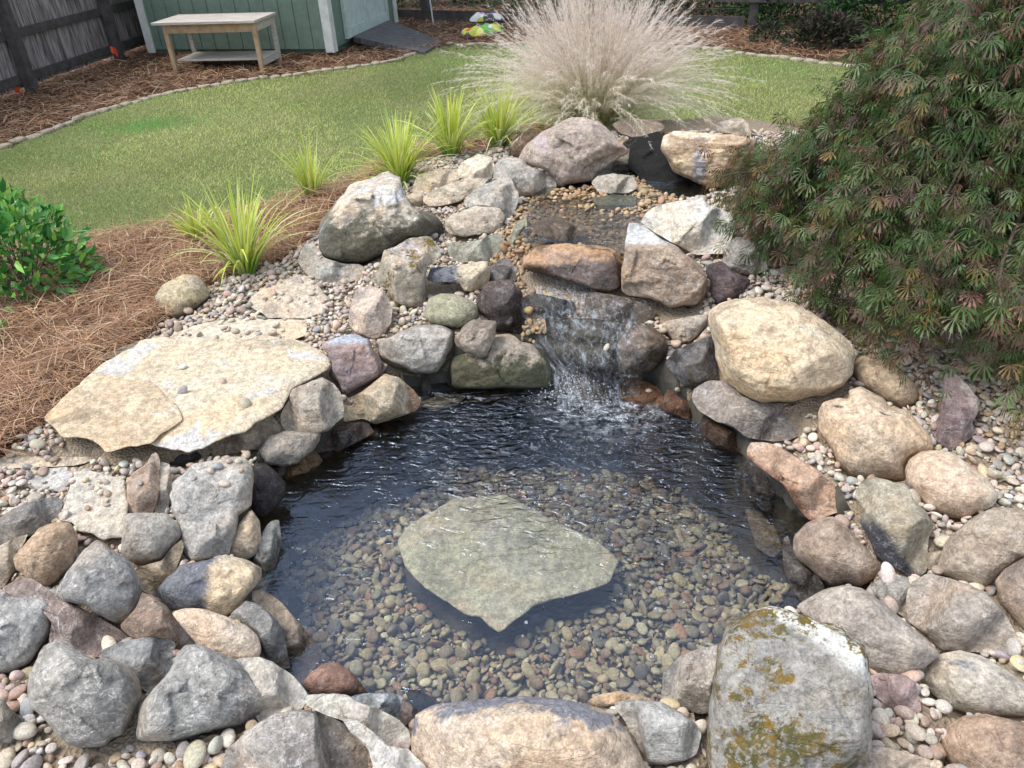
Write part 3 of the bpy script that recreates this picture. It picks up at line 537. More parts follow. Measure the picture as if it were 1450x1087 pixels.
R("flat topped brown stone at the bottom edge in front of the orange lichened rock",'a7',"355,1065 430,960 560,948 760,970 900,1010 1000,1045 1020,1200 350,1200",.03,m((.37,.31,.26),(.29,.25,.21),dark=.2,vein=.3),tilt=58,T=.25,rnd=.15)
R("broad grey brown boulder sloping down right behind the orange lichened rock",'a7',"275,245 400,165 520,138 620,155 720,220 820,310 940,410 1012,490 940,560 870,600 760,620 660,600 560,560 430,400",-.06,m((.36,.325,.295),(.29,.265,.25),dark=.2,vein=.3),tilt=52,T=.34,rnd=.35,ridge="500,230 650,230 900,470 700,420 560,330")
R("dull grey stone in the gap between the broad sloping boulder and the big pitted boulder",'a7',"640,155 720,100 800,83 885,110 880,200 850,310 760,260 690,195",-.08,m((.3,.295,.28),(.24,.235,.225),dark=.15),tilt=50,T=.25)
R("big pitted grey brown boulder with a red pebble on it, right foreground",'a7',"838,200 880,120 960,74 1100,110 1250,170 1322,240 1395,350 1445,440 1400,500 1280,490 1150,480 1040,480 960,410 850,320",-.03,m((.34,.305,.28),(.27,.245,.225),dark=.25,vein=.3),tilt=48,T=.38,rnd=.35)
R("round brown boulder cut off by the right frame edge",'a7',"1298,120 1350,55 1450,-5 1560,-20 1580,300 1530,420 1450,372 1390,300 1330,230",-.01,m((.30,.25,.22),(.235,.2,.18),dark=.2,vein=.25),tilt=45,T=.45,rnd=.75)
R("pale domed boulder with a dark grey blue streak, right foreground above the brown one",'a7',"918,625 950,540 1020,490 1120,473 1230,500 1340,560 1460,640 1560,700 1560,810 1350,810 1200,810 1050,765 980,700",-.03,m((.42,.40,.36),(.37,.35,.32),(.2,.215,.235),cm=-.02,dark=.15,vein=.25),tilt=52,T=.38,rnd=.75)
R("smooth warm brown boulder in the bottom right corner",'a7',"1016,950 1060,860 1140,808 1250,798 1380,828 1560,870 1560,1200 1200,1200 1060,1045",-.02,m((.35,.26,.20),(.29,.215,.17),dark=.12,vein=.15),tilt=48,T=.42,rnd=.8)
R("small pinkish purple broken stone beside the orange lichened rock",'a7',"640,610 720,588 840,598 895,640 925,790 860,810 760,775 690,710",-.03,m((.34,.265,.265),(.28,.215,.22),(.42,.36,.33),cm=0,dark=.15,vein=.3),tilt=55,T=.3)
# --- right bank
R("two humped tan boulder with a soot black stain on its lower left",'r8',"503,750 530,700 600,680 650,690 645,650 700,628 800,680 830,720 920,740 970,800 1022,860 1032,915 930,950 900,1000 905,1055 800,1045 720,1055 650,1035 590,975 560,905 510,825",-.02,m((.50,.41,.32),(.43,.34,.26),(.085,.07,.075),cm=.05,dark=.3,vein=.3,dk=(.2,.15,.12)),tilt=42,T=.48,rnd=.7)
R("smooth pinkish tan egg shaped boulder below the pebble slope on the right",'a8',"838,230 860,180 920,140 1000,133 1100,160 1200,230 1280,300 1322,370 1290,425 1210,455 1150,488 1070,482 960,445 900,372 850,310",-.01,m((.52,.41,.33),(.46,.37,.29),dark=.12,vein=.15),tilt=45,T=.5,rnd=.95)
R("long two tone stone, green grey above and black below, pointing down between brown boulders",'a8',"578,360 620,290 680,273 760,290 860,330 885,400 942,440 985,530 960,580 952,640 958,720 950,762 890,792 800,752 740,722 690,682 650,582 600,500 630,440",-.06,m((.31,.29,.24),(.24,.22,.18),(.06,.06,.07),split=(-.75,-.35,-.4,.045,.05),dark=.2,vein=.3),tilt=48,T=.38,rnd=.35,amp=.06)
R("brown boulder with a shiny worn side at the right water edge",'a8',"262,640 270,570 330,510 400,480 470,475 540,520 590,590 650,640 722,720 705,785 612,838 540,822 460,838 400,792 350,742 290,700",-.13,m((.38,.32,.275),(.26,.2,.16),(.17,.12,.095),cm=0,dark=.2,vein=.2),tilt=42,T=.5,rnd=.7)
R("rust edged slanting slab along the right water edge",'a8',"25,165 40,95 120,92 200,118 300,180 400,240 480,330 515,400 505,455 400,485 350,492 290,432 210,312 120,242",-.10,m((.38,.30,.26),(.33,.22,.16),(.2,.09,.05),split=(-.75,-.4,-.4,.05,.05),dark=.25,vein=.35),tilt=52,T=.3,rnd=.06)
R("half sunken grey stone in the water beside the shiny brown boulder",'a8',"205,625 230,560 265,600 280,700 400,790 430,840 430,880 320,925 260,860 220,750",-.19,m((.2,.19,.19),(.13,.125,.13),wet=.4,vein=.3),tilt=60,T=.2)
R("large brown boulder with a dark undercut, right edge below the egg shaped boulder",'a8',"998,765 1030,660 1060,580 1120,530 1200,470 1290,430 1420,430 1560,480 1560,700 1440,690 1380,745 1300,800 1240,848 1160,828 1060,780",-.01,m((.37,.32,.27),(.27,.22,.18),dark=.2,vein=.3),tilt=44,T=.45,rnd=.5)
R("small light grey cobble tucked left of the large undercut brown boulder",'a8',"948,660 1030,648 1040,720 960,755 948,705",-.04,m((.33,.31,.28),(.27,.25,.22)),tilt=48,rnd=.8,name='cobble',cat='cobble')
R("largest cream boulder with wavy golden layers, under the maple's drooping twigs",'r8',"8,340 15,290 60,250 130,228 250,222 400,250 540,330 620,400 660,440 672,490 668,570 620,632 540,672 380,702 240,702 150,652 80,602 40,502 25,400",.03,m((.58,.48,.35),(.50,.41,.31),(.28,.23,.23),cm=-.06,dark=.12,vein=.25,strata=.4),tilt=40,T=.42,rnd=.3,ridge="60,320 230,340 480,440 600,520 150,560 400,640",amp=.05)
R("oval brown cobble lying right of the largest cream boulder",'r8',"668,520 700,488 760,493 830,500 880,550 942,610 972,670 942,712 880,728 800,692 700,622 668,572",.03,m((.43,.34,.255),(.37,.29,.21),dark=.1,vein=.12),tilt=48,T=.5,rnd=.95,name='cobble',cat='cobble')
R("long dark grey slab below the largest cream boulder, two white pebbles on its left tip",'r7',"588,740 605,690 680,653 760,660 820,720 900,755 1040,760 1132,870 1112,905 1050,932 960,937 850,922 780,872 700,842 620,792",-.07,m((.23,.225,.23),(.165,.165,.17),dark=.25,vein=.45),tilt=55,T=.28,rnd=.15)
R("purple and white angular stone between the pebble slope and the soot stained boulder",'r8',"1018,830 1060,750 1078,570 1120,568 1160,600 1200,640 1242,700 1232,750 1202,800 1232,830 1160,902 1100,927 1050,882",-.0,m((.24,.185,.195),(.18,.14,.15),(.48,.42,.37),split=(1,.1,0,.045,.08),dark=.15,vein=.35),tilt=46,T=.35,rnd=.08)
R("dull tan stone in shadow under the maple near the right edge",'r8',"1120,420 1180,392 1300,388 1330,480 1300,600 1190,590 1140,520",.06,m((.35,.29,.22),(.28,.23,.17),dark=.2),tilt=50,T=.3)
R("small wet rust brown stone under the left end of the long dark grey slab",'r7',"438,775 480,690 540,728 590,755 642,812 632,855 560,835 470,802",-.16,m(RU,RU2,(.1,.08,.08),cm=.05,wet=.8,dark=.3),tilt=42,T=.4)
R("glossy rust brown stone under the front of the long dark grey slab",'r7',"628,885 640,812 720,840 800,895 855,942 832,988 780,992 700,962 640,905",-.16,m((.16,.09,.055),(.10,.06,.04),wet=.9,dark=.25),tilt=40,T=.42,rnd=.45)
R("near black stone with a rust coloured moss patch, left of the largest cream boulder",'r7',"466,570 520,508 600,478 690,438 700,500 702,570 722,650 640,675 600,702 560,682 488,605",-.06,m((.12,.12,.13),(.075,.075,.085),(.14,.095,.02),cm=-.02,wet=.3,vein=.2),tilt=38,T=.5,rnd=.3)
R("grey wedge stone in the middle of the right bank beside the fall, pebbles behind it",'r7',"438,390 500,370 580,355 660,343 672,370 640,422 590,472 512,490 480,442",.0,m((.34,.31,.28),(.26,.235,.21),dark=.2,vein=.25),tilt=45,T=.35,rnd=.05,ridge="470,400 560,410 650,370")
R("big angular boulder, light grey top and brown cut face, at the fall's head",'r5',"600,985 605,850 622,700 640,623 700,622 790,690 870,735 950,790 1022,850 1064,930 1050,985 1000,1052 850,1064 740,1015 640,1005",.09,m((.36,.29,.235),(.26,.2,.16),(.52,.52,.50),split=(.1,.62,.78,.105,.05),dark=.2,vein=.4),tilt=36,T=.42,rnd=.04,ridge="640,720 760,800 880,885 1050,925 660,650")
R("broad white grey flat topped boulder behind the big angular boulder",'r5',"695,615 740,560 800,525 920,500 1030,473 1065,520 1185,570 1205,640 1182,722 1140,783 1000,788 940,762 870,722 790,680",.2,m((.50,.50,.48),(.40,.40,.39),(.45,.40,.33),cm=0,dark=.2,vein=.5),tilt=56,T=.32,rnd=.35)
R("smooth dark purple stone right of the big angular boulder",'r5',"1040,880 1060,840 1130,820 1190,870 1290,925 1240,1005 1110,1055 1062,1005 1072,930",.09,m((.15,.12,.14),(.11,.085,.1),wet=.35,vein=.08),tilt=48,T=.4,rnd=.7)
R("grey stone half hidden under the maple's left fringe",'r5',"1140,800 1160,720 1220,690 1360,740 1380,870 1290,900 1180,875 1142,845",.16,m((.33,.32,.3),(.24,.23,.22),vein=.4),tilt=45,T=.4)
R("large banded boulder in tan, blue grey and rust layers overhanging the dark hollow",'r5',"803,215 820,160 880,130 1000,140 1180,150 1310,178 1345,240 1260,310 1195,375 1140,435 1070,432 990,402 870,347 850,290 812,245",.23,m((.60,.50,.38),(.46,.33,.22),(.28,.27,.30),cm=.03,strata=.95,dark=.3,vein=.5),tilt=40,T=.42,rnd=.1,amp=.07,ridge="840,220 920,250 1060,270 1250,210 1000,340 1100,380")
R("grey white stone standing on the lawn side behind the banded boulder",'r5',"1095,95 1150,75 1230,58 1272,90 1292,155 1200,165 1100,130",.24,m((.42,.40,.36),(.35,.33,.3)),tilt=40,T=.4)
R("big pink grey slanting boulder in front of the feathery pink grass",'r5',"50,275 100,200 160,150 280,80 340,55 400,60 480,80 560,150 600,200 640,245 560,290 480,360 440,400 330,415 250,440 240,380 190,335 90,315",.22,m((.36,.30,.275),(.28,.24,.21),(.40,.33,.32),cm=.06,dark=.4,vein=.3,lich=.0),tilt=42,T=.4,rnd=.08,ridge="180,300 240,200 380,90 300,330 450,250 540,200")
R("small rusty brown stone beside the pink grey slanting boulder and the grass",'q2',"845,665 865,590 930,540 985,560 930,660 895,680",.15,m((.25,.17,.12),(.18,.13,.1)),tilt=40,T=.4)
R("flat brown slab lying behind the dark hollow at the stream head",'r5',"545,95 640,62 800,80 835,112 790,150 660,170 590,145",.27,m((.35,.29,.25),(.27,.22,.19),strata=.4),tilt=70,T=.2,flat=True)
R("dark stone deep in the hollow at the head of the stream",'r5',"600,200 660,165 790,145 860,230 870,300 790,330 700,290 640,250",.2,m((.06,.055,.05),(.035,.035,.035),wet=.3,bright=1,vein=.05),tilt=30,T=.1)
R("greenish sloping stone at the foot of the pink grey slanting boulder",'r5',"475,352 560,270 640,225 700,285 705,335 600,362 480,372",.21,m((.22,.22,.17),(.16,.15,.12),wet=.3),tilt=50,T=.3)
R("flat grey tan stone standing dry in the middle of the stream pool",'r5',"438,405 470,368 560,358 665,370 692,430 640,460 560,468 470,455",.26,m((.36,.33,.29),(.28,.26,.23),dark=.2,vein=.3),tilt=62,T=.3,rnd=.1)
R("thin green grey slab under water in front of the dry stream stone",'r5',"438,490 560,468 685,480 672,540 560,562 480,548",.232,m((.20,.24,.2),(.15,.18,.15),wet=1),tilt=80,T=.05,flat=True)
R("dark brown wet stone at the stream's left with gravel around it",'r5',"118,625 200,588 290,590 360,650 435,705 400,748 330,742 240,722 150,682",.215,m((.2,.16,.12),(.14,.11,.085),wet=.6,dark=.25,vein=.2),tilt=62,T=.25)
R("long rust orange ledge stone with water sliding over it, upper fall",'r5',"55,830 110,775 170,738 300,728 480,740 570,760 602,830 592,960 540,985 450,972 330,932 180,892 90,872",.12,m((.40,.26,.16),(.30,.185,.11),(.09,.05,.032),split=(0,-.5,-.85,.0,.05),wet=.28,dark=.25,vein=.2),tilt=50,T=.32,rnd=.06,ridge="110,830 330,830 560,845 560,780 200,760")
R("wide dark ledge stone of the middle fall with streaks of running water",'v7',"625,300 640,180 700,165 850,188 1000,228 1132,290 1122,352 1040,388 870,388 720,375",.05,m((.24,.2,.16),(.15,.125,.10),wet=.5,bright=1,vein=.3),tilt=48,T=.35,rnd=.1)
R("short black ledge stone of the middle fall, a row of pebbles on top",'v7',"193,215 260,168 420,198 565,238 575,300 532,345 400,325 320,305 250,305 208,272",.06,m((.11,.115,.115),(.07,.075,.075),wet=1,bright=1,vein=.15),tilt=42,T=.4,rnd=.1)
R("broad dark mossy rock wall behind the lower waterfall",'v7',"360,345 560,350 700,350 900,372 900,460 880,600 860,730 700,730 560,660 430,590 370,500",-.03,m((.10,.09,.06),(.06,.055,.045),(.20,.20,.08),cm=.02,wet=.35,bright=1,vein=.15),tilt=28,T=.3,rnd=.2,amp=.13)
R("brown block with a pale top corner at the right side of the waterfall",'v7',"840,480 900,372 1100,400 1215,490 1205,610 1110,702 980,742 862,732 850,640",-.06,m((.17,.13,.10),(.10,.08,.065),(.36,.33,.29),cm=-.05,wet=.4,vein=.2),tilt=36,T=.45,rnd=.06,ridge="870,630 1040,560 1190,500 1060,450 880,500")
R("submerged dark stone with white water around it at the waterfall's foot",'v7',"440,840 500,760 560,700 700,700 860,730 885,850 850,960 700,970 520,930",-.2,m((.12,.1,.085),(.08,.07,.06),wet=1,vein=.2),tilt=40,T=.35)
R("black faceted wet rock left of the fall below the gravel",'r6',"700,300 730,240 780,195 900,185 965,255 985,400 965,490 820,480 760,395 705,360",.0,m((.2,.17,.175),(.12,.1,.105),(.06,.045,.04),split=(0,-.5,-.8,.03,.06),wet=.5,vein=.35),tilt=36,T=.45,rnd=.04)
R("shallow rusty ledge with scattered orange pebbles right of the waterfall's foot",'v7',"875,800 960,755 1150,820 1190,900 1150,970 1000,970 885,900",-.155,m((.28,.16,.09),(.2,.12,.08),wet=.8,dark=.2),tilt=72,T=.12)
R("added black slab, its colour painting the shade of the hollow under the banded boulder",'f',"893,205 915,188 935,185 945,215 955,240 985,262 1008,270 1000,280 950,278 915,262 890,235",.20,m((.006,.006,.006),(.004,.004,.004),wet=.0,vein=.0,dark=0,bright=1,white=(.05,.05,.05)),tilt=70,T=.05)  # added slab, near black so that its colour stands for the hollow's shade
R("narrow green grey sliver of stone between the gravel and the stream's left edge",'r4',"1205,665 1240,560 1305,498 1315,560 1260,625 1215,695",.16,m((.25,.27,.21),(.2,.21,.17)),tilt=45,T=.4)
R("wide low stone with a wet face under the pebbles left of the rust orange ledge",'r4',"1020,905 1100,790 1190,740 1260,800 1262,870 1180,910 1060,930",.08,m((.2,.19,.19),(.13,.125,.13),wet=.4,vein=.3),tilt=60,T=.25)
# --- at and under the water
R("long curved brown stone half under water along the near left edge",'a5',"38,175 100,158 200,215 300,328 392,440 425,490 385,565 325,650 280,640 240,560 220,400 165,300 60,225",-.20,m((.30,.255,.21),(.22,.185,.155),dark=.2,vein=.2),tilt=60,T=.2,rnd=.3)
R("rust purple rounded stone at the water in the near left corner",'a5',"315,645 360,590 430,538 500,535 580,590 665,700 480,720 360,710",-.14,m((.25,.155,.125),(.19,.12,.10),dark=.15,vein=.1),tilt=50,T=.4,rnd=.7)
R("grey blue upright stone standing half in the water on the left edge",'a3',"1300,700 1350,550 1380,500 1432,488 1445,600 1405,790 1350,870 1290,840",-.22,m((.26,.27,.265),(.19,.2,.2),vein=.25),tilt=45,T=.35)
R("deep blue submerged stone behind the curved brown stone",'f',"378,835 388,760 402,745 410,800 410,862 398,850",-.32,m((.16,.19,.22),(.12,.14,.17)),tilt=50,T=.3)
R("black stone at the near water edge beside a white pebble",'a5',"848,690 870,672 930,680 1002,730 990,762 930,800 870,745",-.19,m((.07,.075,.085),(.05,.05,.06),vein=.05),tilt=55,T=.3,rnd=.5)
R("large pale submerged slab with a pointed near corner in the middle of the pond",'f',"562,766 580,745 600,728 650,704 715,699 780,733 850,768 874,796 862,825 815,842 770,853 706,895 680,878 640,858 600,832 572,802",-.33,m((.90,.80,.58),(.82,.72,.50),(.70,.60,.40),cm=-.03,dark=.06,vein=.12,bright=1.2,strata=0,dk=(.42,.34,.2)),tilt=88,T=.05,flat=True,rnd=.03,amp=.04,Tb=.09,name='submerged_slab',cat='slab')
R("brown submerged stone at the right side of the pond below the rust edged slab",'a8',"15,440 100,415 200,470 255,545 225,640 160,690 80,640",-.34,m((.26,.22,.16),(.19,.16,.12)),tilt=70,T=.2,rnd=.5)
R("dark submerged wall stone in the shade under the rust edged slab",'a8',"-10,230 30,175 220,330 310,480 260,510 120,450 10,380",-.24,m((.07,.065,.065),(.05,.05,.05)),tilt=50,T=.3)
R("olive submerged stone in front of the long mossy ledge",'r6',"370,800 480,770 600,790 650,840 600,895 460,935 385,905",-.24,m((.33,.31,.2),(.24,.22,.14)),tilt=70,T=.2,rnd=.5)
R("rusty submerged stone just in front of the long mossy ledge",'r6',"630,870 740,812 900,815 890,850 760,885",-.22,m((.33,.2,.12),(.25,.16,.1)),tilt=70,T=.2,rnd=.5)
R("flat buried slab in the pebble spread above the square pale grey slab",'a3',"125,300 190,235 330,220 400,240 345,300 320,350 180,335",.015,m((.42,.42,.42),(.36,.36,.355)),tilt=82,T=.06,flat=True,name='slab')
R("broad sandy buried slab at the left frame edge below the tan flagstone",'a3',"-90,180 60,135 380,125 520,140 515,170 400,215 250,220 100,225 -90,240",.02,m((.52,.45,.37),(.47,.41,.34)),tilt=85,T=.04,flat=True,name='slab')
R("dark low stone in the gap below the small brown block at the left water edge",'a2',"1180,640 1100,650 1050,690 960,760 920,800 1000,780 1120,700",-.22,m(BR2,DK,wet=.8),tilt=50,T=.3)
# dig the ground out below each seat
tpx = topx(np.column_stack([TXY, TZ]))
for pn, n, a3 in RPLANES:
    if n[2] < .3: continue
    bb = (tpx[:, 0] > pn[:, 0].min()) & (tpx[:, 0] < pn[:, 0].max()) & (tpx[:, 1] > pn[:, 1].min()) & (tpx[:, 1] < pn[:, 1].max()) & (TXY[:, 1] < 8) & (TXY[:, 1] > .2)
    ii = np.where(bb)[0]
    if not len(ii): continue
    ii = ii[inpoly(tpx[ii, :2], pn)]
    zp = a3[2] - ((TXY[ii] - a3[:2]) @ n[:2]) / n[2] - .025
    lo = TZ[ii] - .22
    TZ[ii] = np.where(TZ[ii] > zp, np.maximum(zp, lo), TZ[ii])
# ------------------------------------------------------------------ ground sheets
TV = np.column_stack([TXY, TZ]); nx, ny = len(gx), len(gy)
I = np.arange(nx * ny).reshape(ny, nx)
TF = np.stack([I[:-1, :-1], I[:-1, 1:], I[1:, 1:], I[1:, :-1]], -1).reshape(-1, 4)
FC = TV[TF].mean(1)[:, :2]
k_l = inpoly(FC, LAWN); k_p = inpoly(FC, c0 + (POND - c0) * 1.12); k_g = inpoly(FC, GRAV) & ~k_l
def submesh(name, mask, mat):
    f = TF[mask]; u, inv = np.unique(f, return_inverse=True)
    return tag(mesh_np(name, TV[u], inv.reshape(-1, 4), mat), kind='structure')
t = NT('lawn_soil'); tc = t.n('ShaderNodeTexCoord'); v = tc.outputs['Object']
c = t.mix(t.ramp(t.noise(v, .9, 4), .35, .65), (.135, .18, .055), (.22, .22, .10)); c = t.mix(t.ramp(t.noise(v, 30, 5, .7), .45, .65), c, (.17, .15, .085)); c = t.mix(t.ramp(t.noise(v, 90, 4, .7), .5, .7), c, (.03, .04, .015))
t.bsdf(c, .95, t.bump(t.noise(v, 60, 5), .6, .03), .1); M_lawn = t.m
t = NT('straw_base'); tc = t.n('ShaderNodeTexCoord'); v = tc.outputs['Object']
mp = t.n('ShaderNodeMapping'); mp.inputs['Scale'].default_value = (1, 6, 1); mp.inputs['Rotation'].default_value = (0, 0, .5); t.l(v, mp.inputs[0])
mq = t.n('ShaderNodeMapping'); mq.inputs['Scale'].default_value = (6, 1, 1); mq.inputs['Rotation'].default_value = (0, 0, .3); t.l(v, mq.inputs[0])
a_ = t.noise(mp.outputs[0], 14, 6, .7, .5); b_ = t.noise(mq.outputs[0], 14, 6, .7, .5); q = t.math('MAXIMUM', a_, b_)
c = t.mix(t.ramp(q, .5, .68), (.055, .028, .018), (.24, .125, .075)); c = t.mix(t.ramp(t.noise(v, 3, 5), .5, .7, 0, .5), c, (.16, .10, .07))
t.bsdf(c, .9, t.bump(q, .8, .03), .2); M_straw = t.m
t = NT('grit'); tc = t.n('ShaderNodeTexCoord'); v = tc.outputs['Object']
vo = t.n('ShaderNodeTexVoronoi'); vo.inputs['Scale'].default_value = 90; t.l(v, vo.inputs['Vector'])
vs = t.n('ShaderNodeSeparateColor'); t.l(vo.outputs['Color'], vs.inputs[0]); c = t.mix(vs.outputs[0], (.26, .21, .16), (.52, .45, .36)); c = t.mix(t.ramp(t.noise(v, 4, 4), .4, .6), c, (.36, .30, .23)); c = t.mix(1.0, c, (.8, .76, .7), 'MULTIPLY')
wf = wet_factor(t, 0); c = t.mix(wf, c, (.06, .05, .04))
t.bsdf(c, t.ramp(wf, 0, 1, .9, .4), t.bump(vo.outputs['Distance'], .8, .012), .3); M_grit = t.m
t = NT('liner'); tc = t.n('ShaderNodeTexCoord'); v = tc.outputs['Object']
c = t.mix(t.ramp(t.noise(v, 6, 5), .4, .6), (.035, .032, .026), (.08, .07, .052)); t.bsdf(c, .6, t.bump(t.noise(v, 20, 5), .5, .02), .3); M_liner = t.m
submesh('lawn', k_l, M_lawn); submesh('pond_basin', k_p & ~k_l, M_liner)
submesh('gravel_bed', k_g & ~k_p, M_grit); submesh('pine_straw_bed', ~(k_l | k_p | k_g), M_straw)
def tz_at(xy):
    xy = np.atleast_2d(xy); i = np.clip(np.searchsorted(gx, xy[:, 0]) - 1, 0, nx - 2); j = np.clip(np.searchsorted(gy, xy[:, 1]) - 1, 0, ny - 2)
    Z = TZ.reshape(ny, nx); a = (xy[:, 0] - gx[i]) / (gx[i + 1] - gx[i]); b = (xy[:, 1] - gy[j]) / (gy[j + 1] - gy[j])
    return (Z[j, i] * (1 - a) + Z[j, i + 1] * a) * (1 - b) + (Z[j + 1, i] * (1 - a) + Z[j + 1, i + 1] * a) * b
def visible(P, m=40):
    q = topx(P); return (q[:, 0] > -m) & (q[:, 0] < 1450 + m) & (q[:, 1] > -m) & (q[:, 1] < 1087 + m) & (q[:, 2] > 0)

# ------------------------------------------------------------------ pebbles
import bmesh
def ico(sub):
    bm = bmesh.new(); bmesh.ops.create_icosphere(bm, subdivisions=sub, radius=1)
    V = np.array([v.co[:] for v in bm.verts]); F = np.array([[q.index for q in f.verts] for f in bm.faces]); bm.free(); return V, F
IV, IF = ico(2); IV3, IF3 = ico(3)
rv = BV_V; tmask = (TV[:, 1] < 6.5) & (np.abs(TV[:, 0]) < 3.5)
tf_sel = TF[tmask[TF].all(1)]
allV = np.vstack(rv + [TV]); allF = np.vstack([f for f in BV_F] + [tf_sel + BV_N])
BVH = BVHTree.FromPolygons(allV.tolist(), allF.tolist(), all_triangles=False)
nrf = sum(len(f) for f in BV_F); face_rock = np.concatenate([np.full(len(f), i) for i, f in enumerate(BV_F)])
PALW = [((.64,.56,.45),4),((.54,.45,.35),4),((.58,.46,.38),3),((.66,.60,.52),2.4),((.40,.36,.33),3),((.50,.33,.25),1.6),((.36,.30,.30),1.6),((.46,.30,.27),1.2),((.24,.25,.28),1.2),((.40,.22,.12),.7),((.74,.71,.66),.5),((.34,.24,.17),1.4),((.62,.48,.28),1.2)]
_pc = np.array([p[0] for p in PALW]); _pw = np.array([p[1] for p in PALW]); _pw = _pw / _pw.sum()
def pcol(n, pal=None):
    c = _pc[rng.choice(len(_pc), n, p=_pw)] * .72 + np.array([.50, .445, .35]) * .28; return np.clip(c * rng.uniform(.78, 1.14, (n, 1)) * rng.uniform(.94, 1.06, (n, 3)), 0, 1)
rprob = [8.0 if 'loose pebbles' in o_['label'] or 'single pebbles' in o_['label'] or 'scattered' in o_['label'] or 'buried' in o_['label'] else (.25 if 'flagstone' in o_.name else .12) for o_ in ROCKS]
def drop(xy, r, on_rock=.03, zmin=-9, zmax=9, off=None):
    out = []
    for i in range(len(xy)):
        h = BVH.ray_cast(Vector((xy[i, 0], xy[i, 1], 2.5)), Vector((0, 0, -1)))
        if h[0] is None: continue
        z = h[0].z; rk = h[2] < nrf
        if z < zmin or z > zmax: continue
        if rk:
            f = on_rock * rprob[face_rock[h[2]]]
            if abs(h[1].z) < .9 or rng.random() > f: continue
        nrm = h[1] if h[1].z > 0 else -h[1]
        if nrm.z < .35: continue
        out.append((i, h[0].x, h[0].y, z, nrm.x, nrm.y, nrm.z, rk))
    return np.array(out) if out else np.zeros((0, 8))
def thin(xy, r, f=.85):
    """drops every candidate too near an earlier one"""
    cell = {}; keep = []; cs = 2 * r.max() * f
    for i in np.argsort(-r):
        k = (int(xy[i, 0] // cs), int(xy[i, 1] // cs)); ok = True
        for a in (-1, 0, 1):
            for b in (-1, 0, 1):
                for j in cell.get((k[0] + a, k[1] + b), ()):
                    if (xy[i, 0] - xy[j, 0]) ** 2 + (xy[i, 1] - xy[j, 1]) ** 2 < ((r[i] + r[j]) * f) ** 2: ok = False; break
                if not ok: break
            if not ok: break
        if ok: cell.setdefault(k, []).append(i); keep.append(i)
    return np.array(keep)
def frames(n, nrm, tiltv=.35):
    nn = nrm + rng.normal(0, tiltv, (n, 3)); nn /= np.linalg.norm(nn, axis=1)[:, None]
    a = rng.normal(size=(n, 3)); u = np.cross(nn, a); u /= np.linalg.norm(u, axis=1)[:, None]; v = np.cross(nn, u)
    return u, v, nn
def pebble_verts(T, ctr, ax, fr, seed):
    u, v, nn = fr; n = len(ctr)
    W = T[None] * (1 + .0 * T[None]);
    ph = rng.uniform(0, 6.28, (n, 6)); lump = 1 + .10 * np.sin(2.1 * T[None, :, 0] + ph[:, None, 0]) * np.cos(1.7 * T[None, :, 1] + ph[:, None, 1]) + .07 * np.sin(3.3 * T[None, :, 2] + ph[:, None, 2] + 2 * T[None, :, 0])
    W = W * lump[..., None] * ax[:, None, :]
    return ctr[:, None] + W[..., 0:1] * u[:, None] + W[..., 1:2] * v[:, None] + W[..., 2:3] * nn[:, None]
def pebbles(xy, r, nind, label, group, stuffname, mat, palf, flatn=(.38, .68), on_rock=.03, zmin=-9, zmax=9, lay=1.0, tilt=.35):
    k = thin(xy, r, .73); xy, r = xy[k], r[k]
    d = drop(xy, r, on_rock, zmin, zmax)
    ii = d[:, 0].astype(int); r = r[ii]; n = len(r)
    ax = np.column_stack([r * rng.uniform(.95, 1.35, n), r * rng.uniform(.75, 1.0, n), r * rng.uniform(*flatn, n)])
    nrm = d[:, 4:7]; ctr = d[:, 1:4] + nrm * (ax[:, 2:3] * .75) ; ctr[:, 2] += rng.uniform(0, lay, n) * r * .9 * (d[:, 7] < .5)
    fr = frames(n, nrm, tilt); cols = palf(n); wz = inpoly(ctr[:, :2], WETP); cols[wz] *= [.80, .66, .46]; size = topx(ctr)[:, 2] * r * 2
    # hidden ones are not needed one by one: rank those the camera sees
    D = ctr - CAM; L = np.linalg.norm(D, axis=1); vis = visible(ctr, -3)
    for i in np.where(vis)[0]:
        h = BVH.ray_cast(Vector(CAM), Vector(D[i] / L[i]), L[i] - .03)
        if h[0] is not None: vis[i] = False
    order = np.argsort(-(size * vis)); ind = order[:nind] if nind else order[:0]; rest = np.setdiff1d(np.arange(n), ind)
    for i in ind:
        f1 = tuple(a[i:i + 1] for a in fr); P = pebble_verts(IV3, ctr[i:i + 1], ax[i:i + 1], f1, 0)[0]
        o = mesh_np('pebble', P, IF3, mat, col=np.repeat(cols[i:i + 1], len(IV3), 0), loc=ctr[i]); tag(o, label, 'pebble', group)
    f1 = tuple(a[rest] for a in fr); P = pebble_verts(IV, ctr[rest], ax[rest], f1, 0).reshape(-1, 3); m_ = len(rest)
    F = (IF[None] + (np.arange(m_) * len(IV))[:, None, None]).reshape(-1, 3)
    o = mesh_np(stuffname, P, F, mat, col=np.repeat(cols[rest], len(IV), 0)); tag(o, kind='stuff'); return o, n
WETP = unproj(P2('690,350 760,270 860,220 950,200 1012,272 905,320 880,430 700,440'), .2)
M_peb = colmat('pebble', .62, .4, fine=160, wet=True)
N = 110000
xy = np.column_stack([rng.uniform(-2.6, 2.9, N), rng.uniform(.75, 5.4, N)]); r = rng.choice([.0075, .010, .0125, .016, .021], N, p=[.32, .34, .21, .1, .03]) * rng.uniform(.88, 1.15, N)
r *= np.where(xy[:, 1] < 1.7, 1.22, 1.0)
HOL = unproj(P2('893,200 925,180 945,205 960,240 1012,272 960,278 915,262 888,230'), .22)
